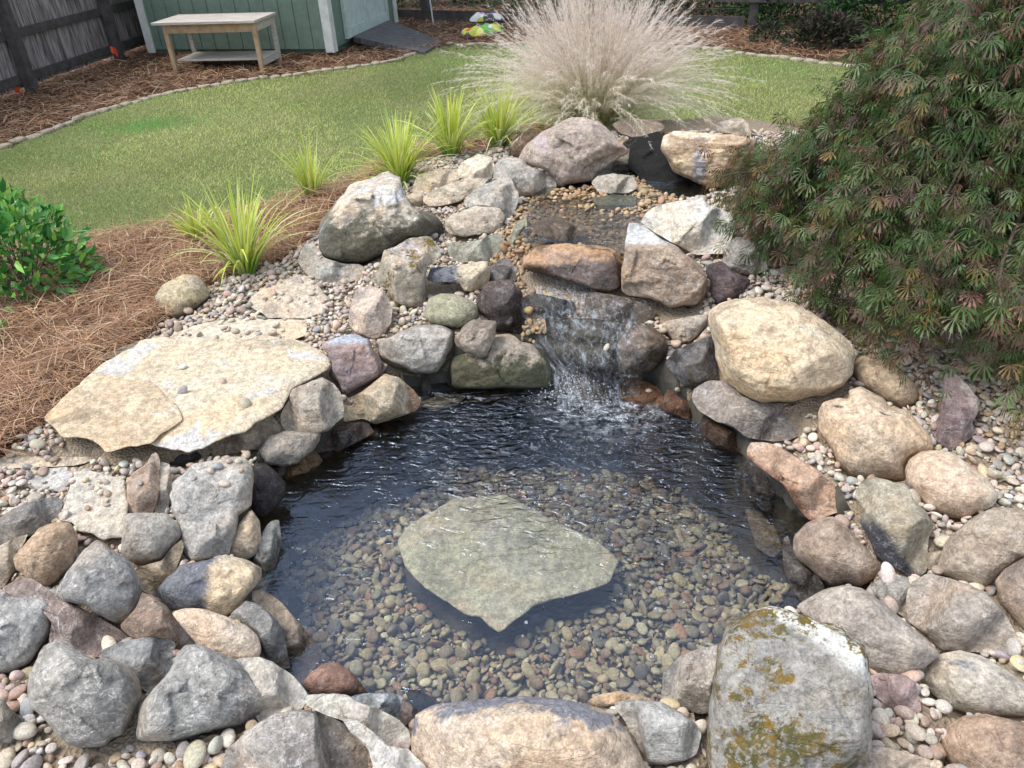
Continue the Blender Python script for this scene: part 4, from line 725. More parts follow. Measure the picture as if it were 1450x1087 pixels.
k = inpoly(xy, GRAV) & ~inpoly(xy, HOL) & ~inpoly(xy, LAWN) & (~inpoly(xy, POND) | (xy[:, 1] > 2.55)) & visible(np.column_stack([xy, np.full(len(xy), .05)]), 60)
o_, n_ = pebbles(xy[k], r[k], 210, 'rounded river pebble lying loose among the pond rocks', 'loose river pebbles between the rocks', 'pebble_bed', M_peb, pcol, on_rock=.03, zmin=-.155, lay=1.0)
o_['label'] = 'bed of small river pebbles filling the gaps between the rocks'; print('pebbles', n_)
# second, looser layer to fill in
k2 = rng.random(N) < .55; xy2 = xy + rng.normal(0, .008, xy.shape); r2 = r * .85; k2 &= k
o_, n_ = pebbles(xy2[k2], r2[k2], 0, '', '', 'pebble_bed_filling', M_peb, pcol, on_rock=0, zmin=-.155, lay=.3, tilt=.6); o_['label'] = 'small pebbles filling in under the larger loose ones'
# pond floor
def pcolw(n):
    pal = np.array([(.44,.38,.27),(.36,.31,.23),(.30,.23,.18),(.48,.44,.33),(.25,.22,.19),(.35,.22,.16),(.55,.52,.42),(.18,.18,.18),(.30,.29,.24)])
    c = pal[rng.choice(len(pal), n, p=[.17,.17,.14,.13,.1,.1,.05,.06,.08])] * [1.1, 1.1, .93]; return c * rng.uniform(.7, 1.2, (n, 1))
N = 36000
xy = np.column_stack([rng.uniform(-1.4, 1.3, N), rng.uniform(1.0, 3.1, N)]); r = rng.choice([.008, .011, .015, .022], N, p=[.34, .36, .22, .08]) * rng.uniform(.85, 1.15, N)
k = inpoly(xy, c0 + (POND - c0) * 1.06)
M_pebw = colmat('sunk_pebble', .6, .3, fine=90)
o_, n_ = pebbles(xy[k], r[k], 90, 'smooth flat pebble on the floor of the pond under clear water', 'pebbles on the pond floor', 'pond_floor_pebbles', M_pebw, pcolw, flatn=(.3, .55), on_rock=.0, zmax=WL - .04, lay=1.2, tilt=.5)
o_['label'] = 'small pebbles covering the pond floor'; print('pond pebbles', n_)
xy2 = xy + rng.normal(0, .015, xy.shape)
o_, n_ = pebbles(xy2[k], r[k] * .8, 0, '', '', 'pond_floor_gravel', M_pebw, pcolw, flatn=(.3, .6), on_rock=.0, zmax=WL - .1, lay=.2, tilt=.6); o_['label'] = 'finer gravel under the pond floor pebbles'

# ------------------------------------------------------------------ water
def water_mat(name, amp=1.0, refl=1.6, tint=(.985, .975, .95), foam=0, fall=None):
    t = NT(name); g = t.n('ShaderNodeNewGeometry'); v = g.outputs['Position']
    h1 = t.noise(v, 6, 1, .4, .5); 
    mp = t.n('ShaderNodeMapping'); mp.inputs['Scale'].default_value = (.75, 1.5, 1); mp.inputs['Rotation'].default_value = (0, 0, .35); t.l(v, mp.inputs[0])
    h2 = t.noise(mp.outputs[0], 16, 3, .5, 1.3); h3 = t.noise(mp.outputs[0], 60, 3, .6, .8)
    near = t.n('ShaderNodeVectorMath', operation='DISTANCE'); t.l(v, near.inputs[0]); near.inputs[1].default_value = tuple(float(q) for q in at(860, 560, WL))
    f = t.ramp(near.outputs['Value'], .25, 1.35, 1.0, .0)
    f = t.math('ADD', f, .15)
    hh = t.math('ADD', t.math('MULTIPLY', h1, .75), t.math('MULTIPLY', t.math('ADD', t.math('MULTIPLY', h2, 1.15), t.math('MULTIPLY', h3, .07)), t.math('MULTIPLY', f, 2.4)))
    b = t.bump(hh, .8 * amp, .019)
    fr = t.n('ShaderNodeFresnel'); fr.inputs['IOR'].default_value = 1.55; t.l(b, fr.inputs['Normal'])
    gl = t.n('ShaderNodeBsdfGlossy'); gl.inputs['Roughness'].default_value = .02; gl.inputs['Color'].default_value = (.68, .81, 1.0, 1); t.l(b, gl.inputs['Normal'])  # blue of the reflected sky is put into the gloss colour
    rf = t.n('ShaderNodeBsdfTransparent'); rf.inputs['Color'].default_value = (*tint, 1)
    mx = t.n('ShaderNodeMixShader'); t.l(t.math('MULTIPLY', fr.outputs[0], refl, True), mx.inputs[0]); t.l(rf.outputs[0], mx.inputs[1]); t.l(gl.outputs[0], mx.inputs[2])
    last = mx.outputs[0]
    if foam:
        q = t.noise(v, 26, 6, .75, .8); nf = t.ramp(near.outputs['Value'], .05, .42, foam, 0)
        d = t.n('ShaderNodeBsdfDiffuse'); d.inputs[0].default_value = (.8, .85, .9, 1); m2 = t.n('ShaderNodeMixShader')
        t.l(t.math('MULTIPLY', t.ramp(q, .42, .72), nf), m2.inputs[0]); t.l(last, m2.inputs[1]); t.l(d.outputs[0], m2.inputs[2]); last = m2.outputs[0]
    t.l(last, t.out.inputs['Surface']); return t.m
WP = c0 + (POND - c0) * 1.10
def sheet(name, poly, z, mat, st=.03):
    lo, hi = poly.min(0), poly.max(0); X = np.arange(lo[0], hi[0] + st, st); Y = np.arange(lo[1], hi[1] + st, st)
    A, B = np.meshgrid(X, Y); P = np.column_stack([A.ravel(), B.ravel()]); J = np.arange(len(P)).reshape(len(Y), len(X))
    F = np.stack([J[:-1, :-1], J[:-1, 1:], J[1:, 1:], J[1:, :-1]], -1).reshape(-1, 4); k = inpoly(P[F].mean(1), poly); F = F[k]
    u, inv = np.unique(F, return_inverse=True)
    return mesh_np(name, np.column_stack([P[u], np.full(len(u), z)]), inv.reshape(-1, 4), mat)
tag(sheet('pond_water', WP, WL, water_mat('pond_water', foam=.65)), 'clear rippled pond water with a blue tint painted into its sky sheen', kind='structure')
ST = unproj(P2("742,300 760,270 800,235 860,215 900,180 960,190 1010,262 1000,272 940,290 905,318 888,345 885,360 800,345 742,345"), .245)
tag(sheet('stream_water', ST, .247, water_mat('stream_water', 1.2, 1.1, (.86, .84, .74))), 'shallow clear water of the stream pool above the falls', kind='structure')
# running water: thin sheets draped over the ledges
t = NT('falling_water'); uv = t.n('ShaderNodeVertexColor'); uv.layer_name = 'Col'
mp = t.n('ShaderNodeMapping'); mp.inputs['Scale'].default_value = (9, 3.2, 1); t.l(uv.outputs['Color'], mp.inputs[0])
n1 = t.noise(mp.outputs[0], 2.2, 7, .75, .9); sx = t.n('ShaderNodeSeparateColor'); t.l(uv.outputs['Color'], sx.inputs[0])
st_ = t.ramp(n1, .47, .68); dens = t.math('MULTIPLY', st_, sx.outputs['Blue'])
tr = t.n('ShaderNodeBsdfTransparent'); gl = t.n('ShaderNodeBsdfGlossy'); gl.inputs['Roughness'].default_value = .12; t.l(t.bump(n1, .8, .02), gl.inputs['Normal'])
di = t.n('ShaderNodeBsdfDiffuse'); di.inputs[0].default_value = (.72, .80, .88, 1)
m1 = t.n('ShaderNodeMixShader'); m1.inputs[0].default_value = .05; t.l(tr.outputs[0], m1.inputs[1]); t.l(gl.outputs[0], m1.inputs[2])
m2 = t.n('ShaderNodeMixShader'); t.l(t.math('MULTIPLY', dens, .42), m2.inputs[0]); t.l(m1.outputs[0], m2.inputs[1]); t.l(di.outputs[0], m2.inputs[2]); t.l(m2.outputs[0], t.out.inputs['Surface'])
M_fall = t.m
def cascade(label, rows, dens, nu=26):
    """rows: list of (x0,y0,x1,y1,z) left and right edge pixels at height z, top to bottom"""
    V = []; C = []
    for j, (x0, y0, x1, y1, z) in enumerate(rows):
        a, b = at(x0, y0, z), at(x1, y1, z)
        for i in range(nu):
            s_ = i / (nu - 1); p = a * (1 - s_) + b * s_; p = p + np.array([0, -1, .6]) * (.012 * (vnoise(np.array([[s_ * 9, j * .8, 3.]]))[0] - .3))
            V.append(p); C.append((s_, j / len(rows), dens * (0.25 if i in (0, nu - 1) else 1)))
    F = [[j * nu + i, j * nu + i + 1, (j + 1) * nu + i + 1, (j + 1) * nu + i] for j in range(len(rows) - 1) for i in range(nu - 1)]
    o = mesh_np('falling_water', V, F, M_fall, col=np.array(C)); return tag(o, label, kind='structure')
cascade('main chute of white water dropping into the pond', [(742,405,842,402,.135),(738,425,850,422,.12),(742,450,846,452,.06),(752,485,846,490,-.01),(778,520,870,525,-.06),(785,550,880,555,-.12),(790,575,885,575,-.148)], 1.0)
def drape(label, tl, tr, bl, br, dens, nu=34, nv=30):
    """water film that follows the visible rock faces between four corners, a centimetre proud of them"""
    g = np.zeros((nv, nu)); D = {}
    for j in range(nv):
        for i in range(nu):
            a, b = i / (nu - 1), j / (nv - 1); x = (tl[0] * (1 - a) + tr[0] * a) * (1 - b) + (bl[0] * (1 - a) + br[0] * a) * b; y = (tl[1] * (1 - a) + tr[1] * a) * (1 - b) + (bl[1] * (1 - a) + br[1] * a) * b
            d = ray(x, y); d = d / np.linalg.norm(d); h = BVH.ray_cast(Vector(CAM), Vector(d)); D[i, j] = d; g[j, i] = h[3] if h[0] is not None else (g[j - 1, i] if j else 3.5)
    for _ in range(2):
        p = np.pad(g, 1, mode='edge'); m3 = np.minimum(np.minimum(p[:-2, 1:-1], p[2:, 1:-1]), g); g = .5 * m3 + .5 * (p[:-2, 1:-1] + p[2:, 1:-1] + p[1:-1, :-2] + p[1:-1, 2:]) / 4; g = np.minimum(g, m3 + .02)
    V = []; C = []
    for j in range(nv):
        for i in range(nu):
            V.append(CAM + D[i, j] * (g[j, i] - .022)); e = min(i, nu - 1 - i) / 5; C.append((i / (nu - 1), j / (nv - 1) * 1.6, dens * min(1, e) * (1 if 0 < j < nv - 1 else .4)))
    V = np.array(V); V[:, 2] = np.maximum(V[:, 2], WL + .002)
    F = [[j * nu + i, j * nu + i + 1, (j + 1) * nu + i + 1, (j + 1) * nu + i] for j in range(nv - 1) for i in range(nu - 1)]
    return tag(mesh_np('falling_water', V, F, M_fall, col=np.array(C)), label, kind='structure')
drape('thin broken film of water running down the dark mossy rocks of the fall', (745, 402), (925, 425), (780, 568), (905, 562), .8)
drape('thin film of water sliding over the rust orange ledge', (760, 350), (872, 362), (775, 408), (875, 408), .55)
# bubbles drifting on the surface
t = NT('bubble'); t.bsdf((.8, .85, .88), .05, None, .6, Transmission_Weight=.85)
for bx, by, br_ in [(892,828,.006),(935,833,.009),(929,862,.008),(968,853,.006),(1003,835,.005),(1012,862,.005),(923,930,.009),(815,937,.006),(874,950,.005),(810,964,.006),(599,901,.006),(492,910,.007),(594,955,.005),(745,881,.006),(618,715,.006),(744,690,.005),(788,722,.005),(1031,803,.007),(1060,790,.005),(995,895,.006),(740,900,.004),(860,800,.005)]:
    p_ = at(bx, by, WL); Vb = IV3[:] * br_; o = mesh_np('bubble', Vb * [1, 1, .7], IF3, t.m); o.location = Vector(p_); tag(o, 'tiny clear bubble floating on the pond surface', 'bubble', 'bubbles floating on the pond')
# splash drops
dv = []; nd = 420
ux = rng.normal(0, .11, nd); uy = rng.normal(0, .06, nd); b0 = at(828, 548, WL)
ctr = np.column_stack([b0[0] + ux, b0[1] + uy - .02, WL + np.abs(rng.normal(0, .05, nd)) * np.exp(-(ux / .15) ** 2) + .003]); rr_ = rng.uniform(.0015, .0045, nd)
DV, DF = ico(1); P = (ctr[:, None] + DV[None] * rr_[:, None, None]).reshape(-1, 3); F = (DF[None] + (np.arange(nd) * len(DV))[:, None, None]).reshape(-1, 3)
t = NT('drops'); t.bsdf((.85, .9, .95), .08, None, .6, Transmission_Weight=.5)
tag(mesh_np('splash_drops', P, F, t.m), 'splashing drops where the fall meets the pond', kind='stuff')
# ------------------------------------------------------------------ leaf / blade helpers
def ribbons(base, dirs, side, L, wd, nseg, curve, cols, tipdark=1.0, droop=None):
    """base (n,3), dirs (n,3) start direction, side (n,3) width direction, L, wd (n,), curve (n,3) bend -> V,F,C"""
    n = len(base); s = np.linspace(0, 1, nseg + 1)
    P = base[:, None] + dirs[:, None] * (L[:, None] * s)[..., None] + curve[:, None] * ((L[:, None] * s ** 2))[..., None]
    wdt = wd[:, None] * (1 - s ** 2.2 * .92)[None]
    A = P - side[:, None] * wdt[..., None] / 2; B = P + side[:, None] * wdt[..., None] / 2
    V = np.stack([A, B], 2).reshape(n, -1, 3); K = 2 * (nseg + 1)
    q = np.array([[2 * i, 2 * i + 1, 2 * i + 3, 2 * i + 2] for i in range(nseg)])
    F = (q[None] + (np.arange(n) * K)[:, None, None]).reshape(-1, 4)
    C = np.repeat(cols, K, 0).reshape(n, K, 3) if cols.ndim == 2 else cols
    if tipdark != 1: C = C * (1 + (tipdark - 1) * np.repeat(s, 2)[None, :, None])
    return V.reshape(-1, 3), F, C.reshape(-1, 3)
def unit(a): return a / (np.linalg.norm(a, axis=-1, keepdims=True) + 1e-9)
M_blade = colmat('grass_blade', .6, .25, trans=.3)
M_needle = colmat('pine_needle', .6, .3)
# lawn blades (density falls with distance, width grows a little)
def scatter_frustum(n, ymin, ymax, p=1.6):
    y = ymin + (ymax - ymin) * rng.random(n) ** p; x = (rng.random(n) * 2 - 1) * (y * .78 + .5); return np.column_stack([x, y])
xy = scatter_frustum(620000, 3.2, 13.5, 1.25); xy = xy[inpoly(xy, LAWN)]; z = tz_at(xy); P = np.column_stack([xy, z]); k = visible(P); P = P[k]; xy = xy[k]; n = len(P)
a = rng.uniform(0, 6.28, n); lean = rng.uniform(.1, .9, n); d = unit(np.column_stack([np.cos(a) * lean, np.sin(a) * lean, np.ones(n)])); sd_ = np.column_stack([-np.sin(a), np.cos(a), np.zeros(n)])
sd_ = unit(sd_ + rng.normal(0, .5, (n, 3)) * [1, 1, 0]); g = fbm2(xy, 1.0, 4, 11); g2 = fbm2(xy, 6, 3, 12)
green = np.array([.21, .28, .10]); green2 = np.array([.145, .235, .08]); tan = np.array([.36, .37, .17]); yel = np.array([.27, .34, .11])
c = green[None] * (1 - g2[:, None]) + green2[None] * g2[:, None]
pt = np.clip((g - .42) * 1.7 + (g2 - .5) * .5 + .26 + (xy[:, 1] < 6) * .08, .05, .85); dead = rng.random(n) < pt * .45
c[dead] = tan * rng.uniform(.7, 1.2, (dead.sum(), 1)); bright = (g > .55) & (rng.random(n) < .5) & ~dead; c[bright] = yel
qx = topx(P); patch = np.exp(-(((qx[:, 0] - 215) / 75) ** 2 + ((qx[:, 1] - 178 + (qx[:, 0] - 215) * .12) / 9) ** 2)); c = c * (1 - patch[:, None] * .8) + np.array([.05, .26, .045]) * patch[:, None] * .8
c = c * rng.uniform(1.1, 1.4, (n, 1)) * (.62 + .95 * fbm2(xy, .7, 3, 21))[:, None] * [1.06, 1, .95]; dist = P[:, 1]
V, F, C = ribbons(P - [0, 0, .004], d, sd_, rng.uniform(.018, .042, n), (.0028 + .0005 * dist), 1, np.column_stack([np.cos(a), np.sin(a), -np.ones(n)]) * .25, c, 1.3)
o = mesh_np('lawn_grass', V, F, M_blade, col=C); tag(o, 'short mown lawn with green and straw coloured blades', kind='stuff')
# pine straw, near (left bank, under the grasses, under the maple) and far (mulch beds along the fences)
def straw(xy, L0, L1, wd, zj, name, label, lift=0, cb=1.0):
    n = len(xy); z = tz_at(xy); a = rng.uniform(0, 6.28, n) + (fbm2(xy, 1.5, 3, 40) - .5) * 3; el = rng.normal(.05, .22, n)
    d = np.column_stack([np.cos(a) * np.cos(el), np.sin(a) * np.cos(el), np.sin(el)]); sd_ = unit(np.cross(d, [0, 0, 1.0]) + rng.normal(0, .35, (n, 3)))
    L = rng.uniform(L0, L1, n); cv = np.column_stack([-np.sin(a), np.cos(a), rng.uniform(-.25, .05, n)]) * rng.normal(0, .28, (n, 1)); cv[:, 2] = -np.abs(rng.normal(.12, .1, n))
    mo = fbm2(xy, 5, 3, 41)
    base = np.column_stack([xy - d[:, :2] * L[:, None] * .5, z + rng.random(n) ** 1.5 * zj * (.4 + 1.2 * mo) + lift + .004]) 
    pal = np.array([(.34, .18, .10), (.25, .125, .075), (.46, .30, .19), (.16, .085, .055), (.54, .41, .30), (.30, .20, .145)]); c = pal[rng.choice(6, n, p=[.28, .24, .18, .14, .06, .10])] * rng.uniform(.75, 1.2, (n, 1)) * cb * [.94, .96, .88]
    V, F, C = ribbons(base, d, sd_, L, np.full(n, wd) * rng.uniform(.8, 1.3, n), 4, cv, c)
    o = mesh_np(name, V, F, M_needle, col=C); tag(o, label, kind='stuff')
def beds(n, x0, x1, y0, y1):
    xy = np.column_stack([rng.uniform(x0, x1, n), rng.uniform(y0, y1, n)]); z = tz_at(xy); k = ~inpoly(xy, LAWN) & ~inpoly(xy, GRAV) & visible(np.column_stack([xy, z]), 120)
    return xy[k]
xy = beds(140000, -3.2, .4, 1.6, 5.8); straw(xy, .08, .22, .0028, .09, 'pine_straw', 'reddish pine straw mulch on the left bank beside the flagstones', cb=1.3)
xy = beds(60000, .3, 4.0, 1.8, 6.2)
e = unproj(P2("1150,470 1230,425 1450,410 1700,380 1700,470 1450,480 1300,475"), .12); x2 = np.column_stack([rng.uniform(1.2, 3.2, 30000), rng.uniform(2.0, 3.8, 30000)]); x2 = x2[inpoly(x2, e)]
straw(np.vstack([xy, x2]), .06, .17, .0022, .04, 'pine_straw', 'pine straw under the maple and behind the stream head', .02)
xy = scatter_frustum(150000, 6.0, 14.5, 1.0); xy = xy[~inpoly(xy, LAWN) & ~inpoly(xy, GRAV)]; xy = xy[visible(np.column_stack([xy, tz_at(xy)]), 40)]
straw(xy, .08, .22, .0065, .05, 'pine_straw', 'brown pine straw mulch along the fences and the shed', 0, .95)

# ------------------------------------------------------------------ striped grass clumps
def clump(x, y, z, h, n, label, spread=1.0, seed=0):
    b = at(x, y, z); b[2] = max(b[2], tz_at([b[:2]])[0]) - .005; a = rng.uniform(0, 6.28, n); le = rng.uniform(.04, .58, n) * spread
    d = unit(np.column_stack([np.cos(a) * le, np.sin(a) * le, np.ones(n)])); L = h * rng.uniform(.55, 1.25, n); base = np.column_stack([np.cos(a), np.sin(a), np.zeros(n)]) * (rng.uniform(0, .05, n) * spread)[:, None]
    sd_ = unit(np.column_stack([-np.sin(a), np.cos(a), rng.normal(0, .2, n)])); cv = np.column_stack([np.cos(a) * .45 * le, np.sin(a) * .45 * le, -.15 - .6 * le]) * rng.uniform(.5, 1.5, (n, 1))
    wd = rng.uniform(.009, .016, n); V, F, C = ribbons(base, d, sd_, L, wd, 7, cv, np.ones((n, 3)))
    # each blade: cream edge beside a green band; colour per vertex column
    K = 16; C = C.reshape(n, K, 3); pal = np.array([(.72, .70, .14), (.82, .78, .32), (.56, .64, .10), (.86, .82, .52)]); ca = pal[rng.choice(4, n, p=[.35, .25, .28, .12])]; cb_ = np.array([(.22, .42, .05)]) * rng.uniform(.8, 1.3, (n, 1))
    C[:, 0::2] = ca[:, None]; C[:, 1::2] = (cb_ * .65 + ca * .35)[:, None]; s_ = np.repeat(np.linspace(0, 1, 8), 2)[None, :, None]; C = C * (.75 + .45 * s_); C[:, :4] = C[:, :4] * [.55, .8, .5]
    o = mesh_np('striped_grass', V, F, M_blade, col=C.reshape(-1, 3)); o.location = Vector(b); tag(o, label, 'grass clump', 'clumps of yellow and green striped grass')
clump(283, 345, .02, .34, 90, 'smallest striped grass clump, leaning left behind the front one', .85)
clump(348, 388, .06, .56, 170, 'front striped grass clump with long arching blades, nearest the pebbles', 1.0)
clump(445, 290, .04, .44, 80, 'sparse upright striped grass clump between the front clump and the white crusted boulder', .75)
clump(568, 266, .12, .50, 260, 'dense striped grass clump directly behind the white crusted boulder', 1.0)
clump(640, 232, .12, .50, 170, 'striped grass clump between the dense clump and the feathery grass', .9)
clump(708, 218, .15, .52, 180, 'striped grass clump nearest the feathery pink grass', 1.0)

# ------------------------------------------------------------------ feathery muhly grass
mb = at(838, 192, .12); mr = empty('feathery_grass', mb); tag(mr, 'tall clump of feathery grass with airy pinkish white plumes behind the stream head', 'ornamental grass')
n = 900; a = rng.uniform(0, 6.28, n); le = rng.uniform(0, 1, n) ** .8 * .64; dd = unit(np.column_stack([np.cos(a) * le, np.sin(a) * le, np.ones(n)])); L = rng.uniform(.8, 1.35, n)
bs = np.column_stack([np.cos(a), np.sin(a), np.zeros(n)]) * (rng.random(n) ** .5 * .16)[:, None]; sdm = unit(np.column_stack([-np.sin(a), np.cos(a), np.zeros(n)]))
cv = np.column_stack([np.cos(a) * .50, np.sin(a) * .50, -.95 * np.ones(n)]) * (le * rng.uniform(.35, 1.45, n))[:, None]
V, F, C = ribbons(bs, dd, sdm, L, np.full(n, .0036), 7, cv, np.array([[.52, .47, .30]]) * rng.uniform(.75, 1.2, (n, 1)))
M_muhly = colmat('plume', .7, .2, trans=.35)
mesh_np('stem', V, F, M_muhly, mr, col=C)
# arching basal leaves
n2 = 1300; a2 = rng.uniform(0, 6.28, n2); l2 = rng.uniform(.1, 1.1, n2); d2 = unit(np.column_stack([np.cos(a2) * l2, np.sin(a2) * l2, np.ones(n2)])); b2 = np.column_stack([np.cos(a2), np.sin(a2), np.zeros(n2)]) * (rng.random(n2) ** .5 * .18)[:, None]
cv2 = np.column_stack([np.cos(a2) * .3, np.sin(a2) * .3, -.5 * np.ones(n2)]) * (l2 * rng.uniform(.5, 1.4, n2))[:, None]
V, F, C = ribbons(b2, d2, unit(np.column_stack([-np.sin(a2), np.cos(a2), np.zeros(n2)])), rng.uniform(.35, .75, n2), np.full(n2, .0028), 6, cv2, np.array([[.36, .42, .13]]) * rng.uniform(.6, 1.3, (n2, 1)))
mesh_np('leaf', V, F, M_blade, mr, col=C)
# plume: hair-fine branchlets on the outer part of every stem
per = 120; s_ = rng.uniform(.33, 1.0, (n, per)); PB = bs[:, None] + dd[:, None] * (L[:, None] * s_)[..., None] + cv[:, None] * (L[:, None] * s_ ** 2)[..., None]
tan_ = unit(dd[:, None] + 2 * cv[:, None] * s_[..., None]); rd = unit(rng.normal(size=(n, per, 3)) * .55 + tan_ * 1.7); N2 = n * per
PB = PB.reshape(-1, 3); rd = rd.reshape(-1, 3); sz = (rng.uniform(.02, .085, (n, per)) * (1.25 - s_ * .55)).ravel()
cc = np.array([(.90, .78, .70), (.92, .84, .74), (.82, .68, .63), (.94, .89, .82)])[rng.choice(4, N2, p=[.35, .3, .15, .2])] * rng.uniform(.8, 1.1, (N2, 1))
low = (PB[:, 2] < .5)[:, None]; cc = np.where(low, cc * [1.0, 1.05, .95], cc)
V, F, C = ribbons(PB, rd, unit(np.cross(rd, rng.normal(size=(N2, 3)))), sz, np.full(N2, .0021), 2, rng.normal(0, .15, (N2, 3)) - [0, 0, .18], cc)
mesh_np('plume', V, F, M_muhly, mr, col=C)

# ------------------------------------------------------------------ laceleaf maple
def tubes_mesh(name, paths, mat, parent, nside=5):
    V = []; F = []
    for pts, r0, r1 in paths:
        pts = np.asarray(pts); k = len(pts); b = len(V)
        for i in range(k):
            d = unit(pts[min(i + 1, k - 1)] - pts[max(i - 1, 0)]); u = unit(np.cross(d, [.3, .2, .9])); v = np.cross(d, u); rr = r0 + (r1 - r0) * i / (k - 1)
            for j in range(nside): t_ = 6.2832 * j / nside; V.append(pts[i] + rr * (math.cos(t_) * u + math.sin(t_) * v))
        for i in range(k - 1):
            for j in range(nside): F.append([b + i * nside + j, b + i * nside + (j + 1) % nside, b + (i + 1) * nside + (j + 1) % nside, b + (i + 1) * nside + j])
    return mesh_np(name, np.array(V), np.array(F), mat, parent)
def leafset(pos, out, size, cols, lobes=7):
    """dissected palmate leaves: pos (n,3), out = pointing direction of the middle lobe"""
    n = len(pos); nrm = unit(np.column_stack([out[:, 0], out[:, 1], np.full(n, .45)]) + rng.normal(0, .6, (n, 3)))
    out = unit(out - nrm * (out * nrm).sum(1)[:, None]); sd_ = np.cross(nrm, out); VV = []; FF = []; CC = []; off = 0
    for i in range(lobes):
        t_ = (i - (lobes - 1) / 2) / ((lobes - 1) / 2); ang = t_ * 1.4 + rng.normal(0, .08, n); l = size * (1 - .30 * abs(t_) ** 1.3) * rng.uniform(.85, 1.12, n)
        d = out * np.cos(ang)[:, None] + sd_ * np.sin(ang)[:, None]; q = np.cross(nrm, d); dr = -.36 * np.array([0, 0, 1.0])
        w_ = l * .030
        pts = [pos, pos + d * (l * .46)[:, None] + q * w_[:, None], pos + d * (l * .42)[:, None] - q * w_[:, None], pos + d * (l * .72)[:, None] + q * (w_ * .62)[:, None] + dr * (l * .25)[:, None], pos + d * (l * .68)[:, None] - q * (w_ * .62)[:, None] + dr * (l * .25)[:, None], pos + d * l[:, None] + dr * (l * .7)[:, None],
               pos + d * (l * .74)[:, None] + q * (w_ * 2.5)[:, None] + dr * (l * .3)[:, None], pos + d * (l * .70)[:, None] - q * (w_ * 2.5)[:, None] + dr * (l * .3)[:, None]]
        V = np.stack(pts, 1); f = np.array([[0, 2, 1], [1, 2, 4], [1, 4, 3], [3, 4, 5], [6, 3, 1], [7, 2, 4]])
        FF.append((f[None] + (np.arange(n) * 8)[:, None, None]).reshape(-1, 3) + off); off += n * 8; VV.append(V.reshape(-1, 3)); CC.append(np.repeat(cols * rng.uniform(.9, 1.1, (n, 1)), 8, 0))
    return np.vstack(VV), np.vstack(FF), np.vstack(CC)
MT = np.array([2.19, 3.18, 0.0]); TOP = 1.95
mr = empty('japanese_maple', MT); tag(mr, 'weeping laceleaf maple with feathery green and bronze leaves drooping over the right bank', 'tree')
bark = simple('bark', (.10, .075, .06), .85, .3, 30, .6)
paths = []; tips = []; LP = []; LO = []
trunk = [MT + [0, 0, -.05], MT + [.05, .03, .4], MT + [-.03, 0, .8], MT + [.02, .03, 1.25]]; 
NB_ = 330
for i in range(NB_):
    a = rng.uniform(0, 6.2832); rad = rng.uniform(.25, 1.0) ** .75 * 1.22 * (1.0 + .10 * math.sin(3 * a + 1)); top = TOP * (1.02 - .78 * (rad / 1.28) ** .95) + rng.uniform(-.12, .12)
    end = rng.uniform(.16, .5) if rad > .8 else rng.uniform(.3, 1.0); end = min(end, top - .05)
    p0 = np.array([.02, .03, rng.uniform(.75, 1.25)]); dirv = np.array([math.cos(a), math.sin(a), 0]); pts = []
    for s_ in np.linspace(0, 1, 11):
        r_ = rad * (1 - (1 - s_) ** 1.7); z_ = p0[2] + (top - p0[2]) * math.sin(min(1, s_ * 1.7) * math.pi / 2) - (top - end) * max(0, s_ - .45) ** 1.6 / .55 ** 1.6
        pts.append(p0 + dirv * r_ + [0.05 * math.sin(7 * s_ + i), .05 * math.cos(5 * s_ + i), z_ - p0[2]])
    pts = np.array(pts); paths.append((pts, .011, .0018))
    for s_ in np.concatenate([rng.uniform(.35, 1, 52)]):
        f_ = s_ * 10; j = min(int(f_), 9); p = pts[j] * (1 - f_ + j) + pts[j + 1] * (f_ - j); tg = unit(pts[j + 1] - pts[j])
        for _ in range(2):
            off = rng.normal(0, .055, 3); LP.append(p + off); LO.append(unit(tg * .8 + dirv * .5 + [0, 0, -.75] + rng.normal(0, .3, 3)))
LP = np.array(LP); LO = np.array(LO)
wpos = LP + MT; zz = tz_at(wpos[:, :2]); k = (wpos[:, 2] > zz + .06); q = topx(wpos); k &= (wpos[:, 2] > .10)
LP = LP[k]; LO = LO[k]; n = len(LP)
pal = np.array([(.065, .125, .03), (.10, .125, .035), (.11, .07, .05), (.16, .085, .06), (.15, .19, .10), (.30, .12, .11), (.24, .15, .05), (.04, .08, .02)])
rad_ = np.linalg.norm(LP[:, :2], axis=1); pick = rng.choice(8, n, p=[.33, .20, .17, .08, .04, .01, .05, .12]); edge_ = (rad_ > 1.05) & (rng.random(n) < .35); pick[edge_] = rng.choice([3, 5, 6, 2], edge_.sum(), p=[.4, .05, .3, .25])
cols = pal[pick] * rng.uniform(.75, 1.3, (n, 1))
V, F, C = leafset(LP, LO, rng.uniform(.04, .085, n), cols)
M_leaf = colmat('maple_leaf', .5, .4, trans=.25)
mesh_np('foliage', V, F, M_leaf, mr, smooth=False, col=C)
tubes_mesh('branch', paths, bark, mr, 4); tubes_mesh('trunk', [(np.array(trunk) - MT, .045, .03)], bark, mr, 8)
print('maple leaves', n)

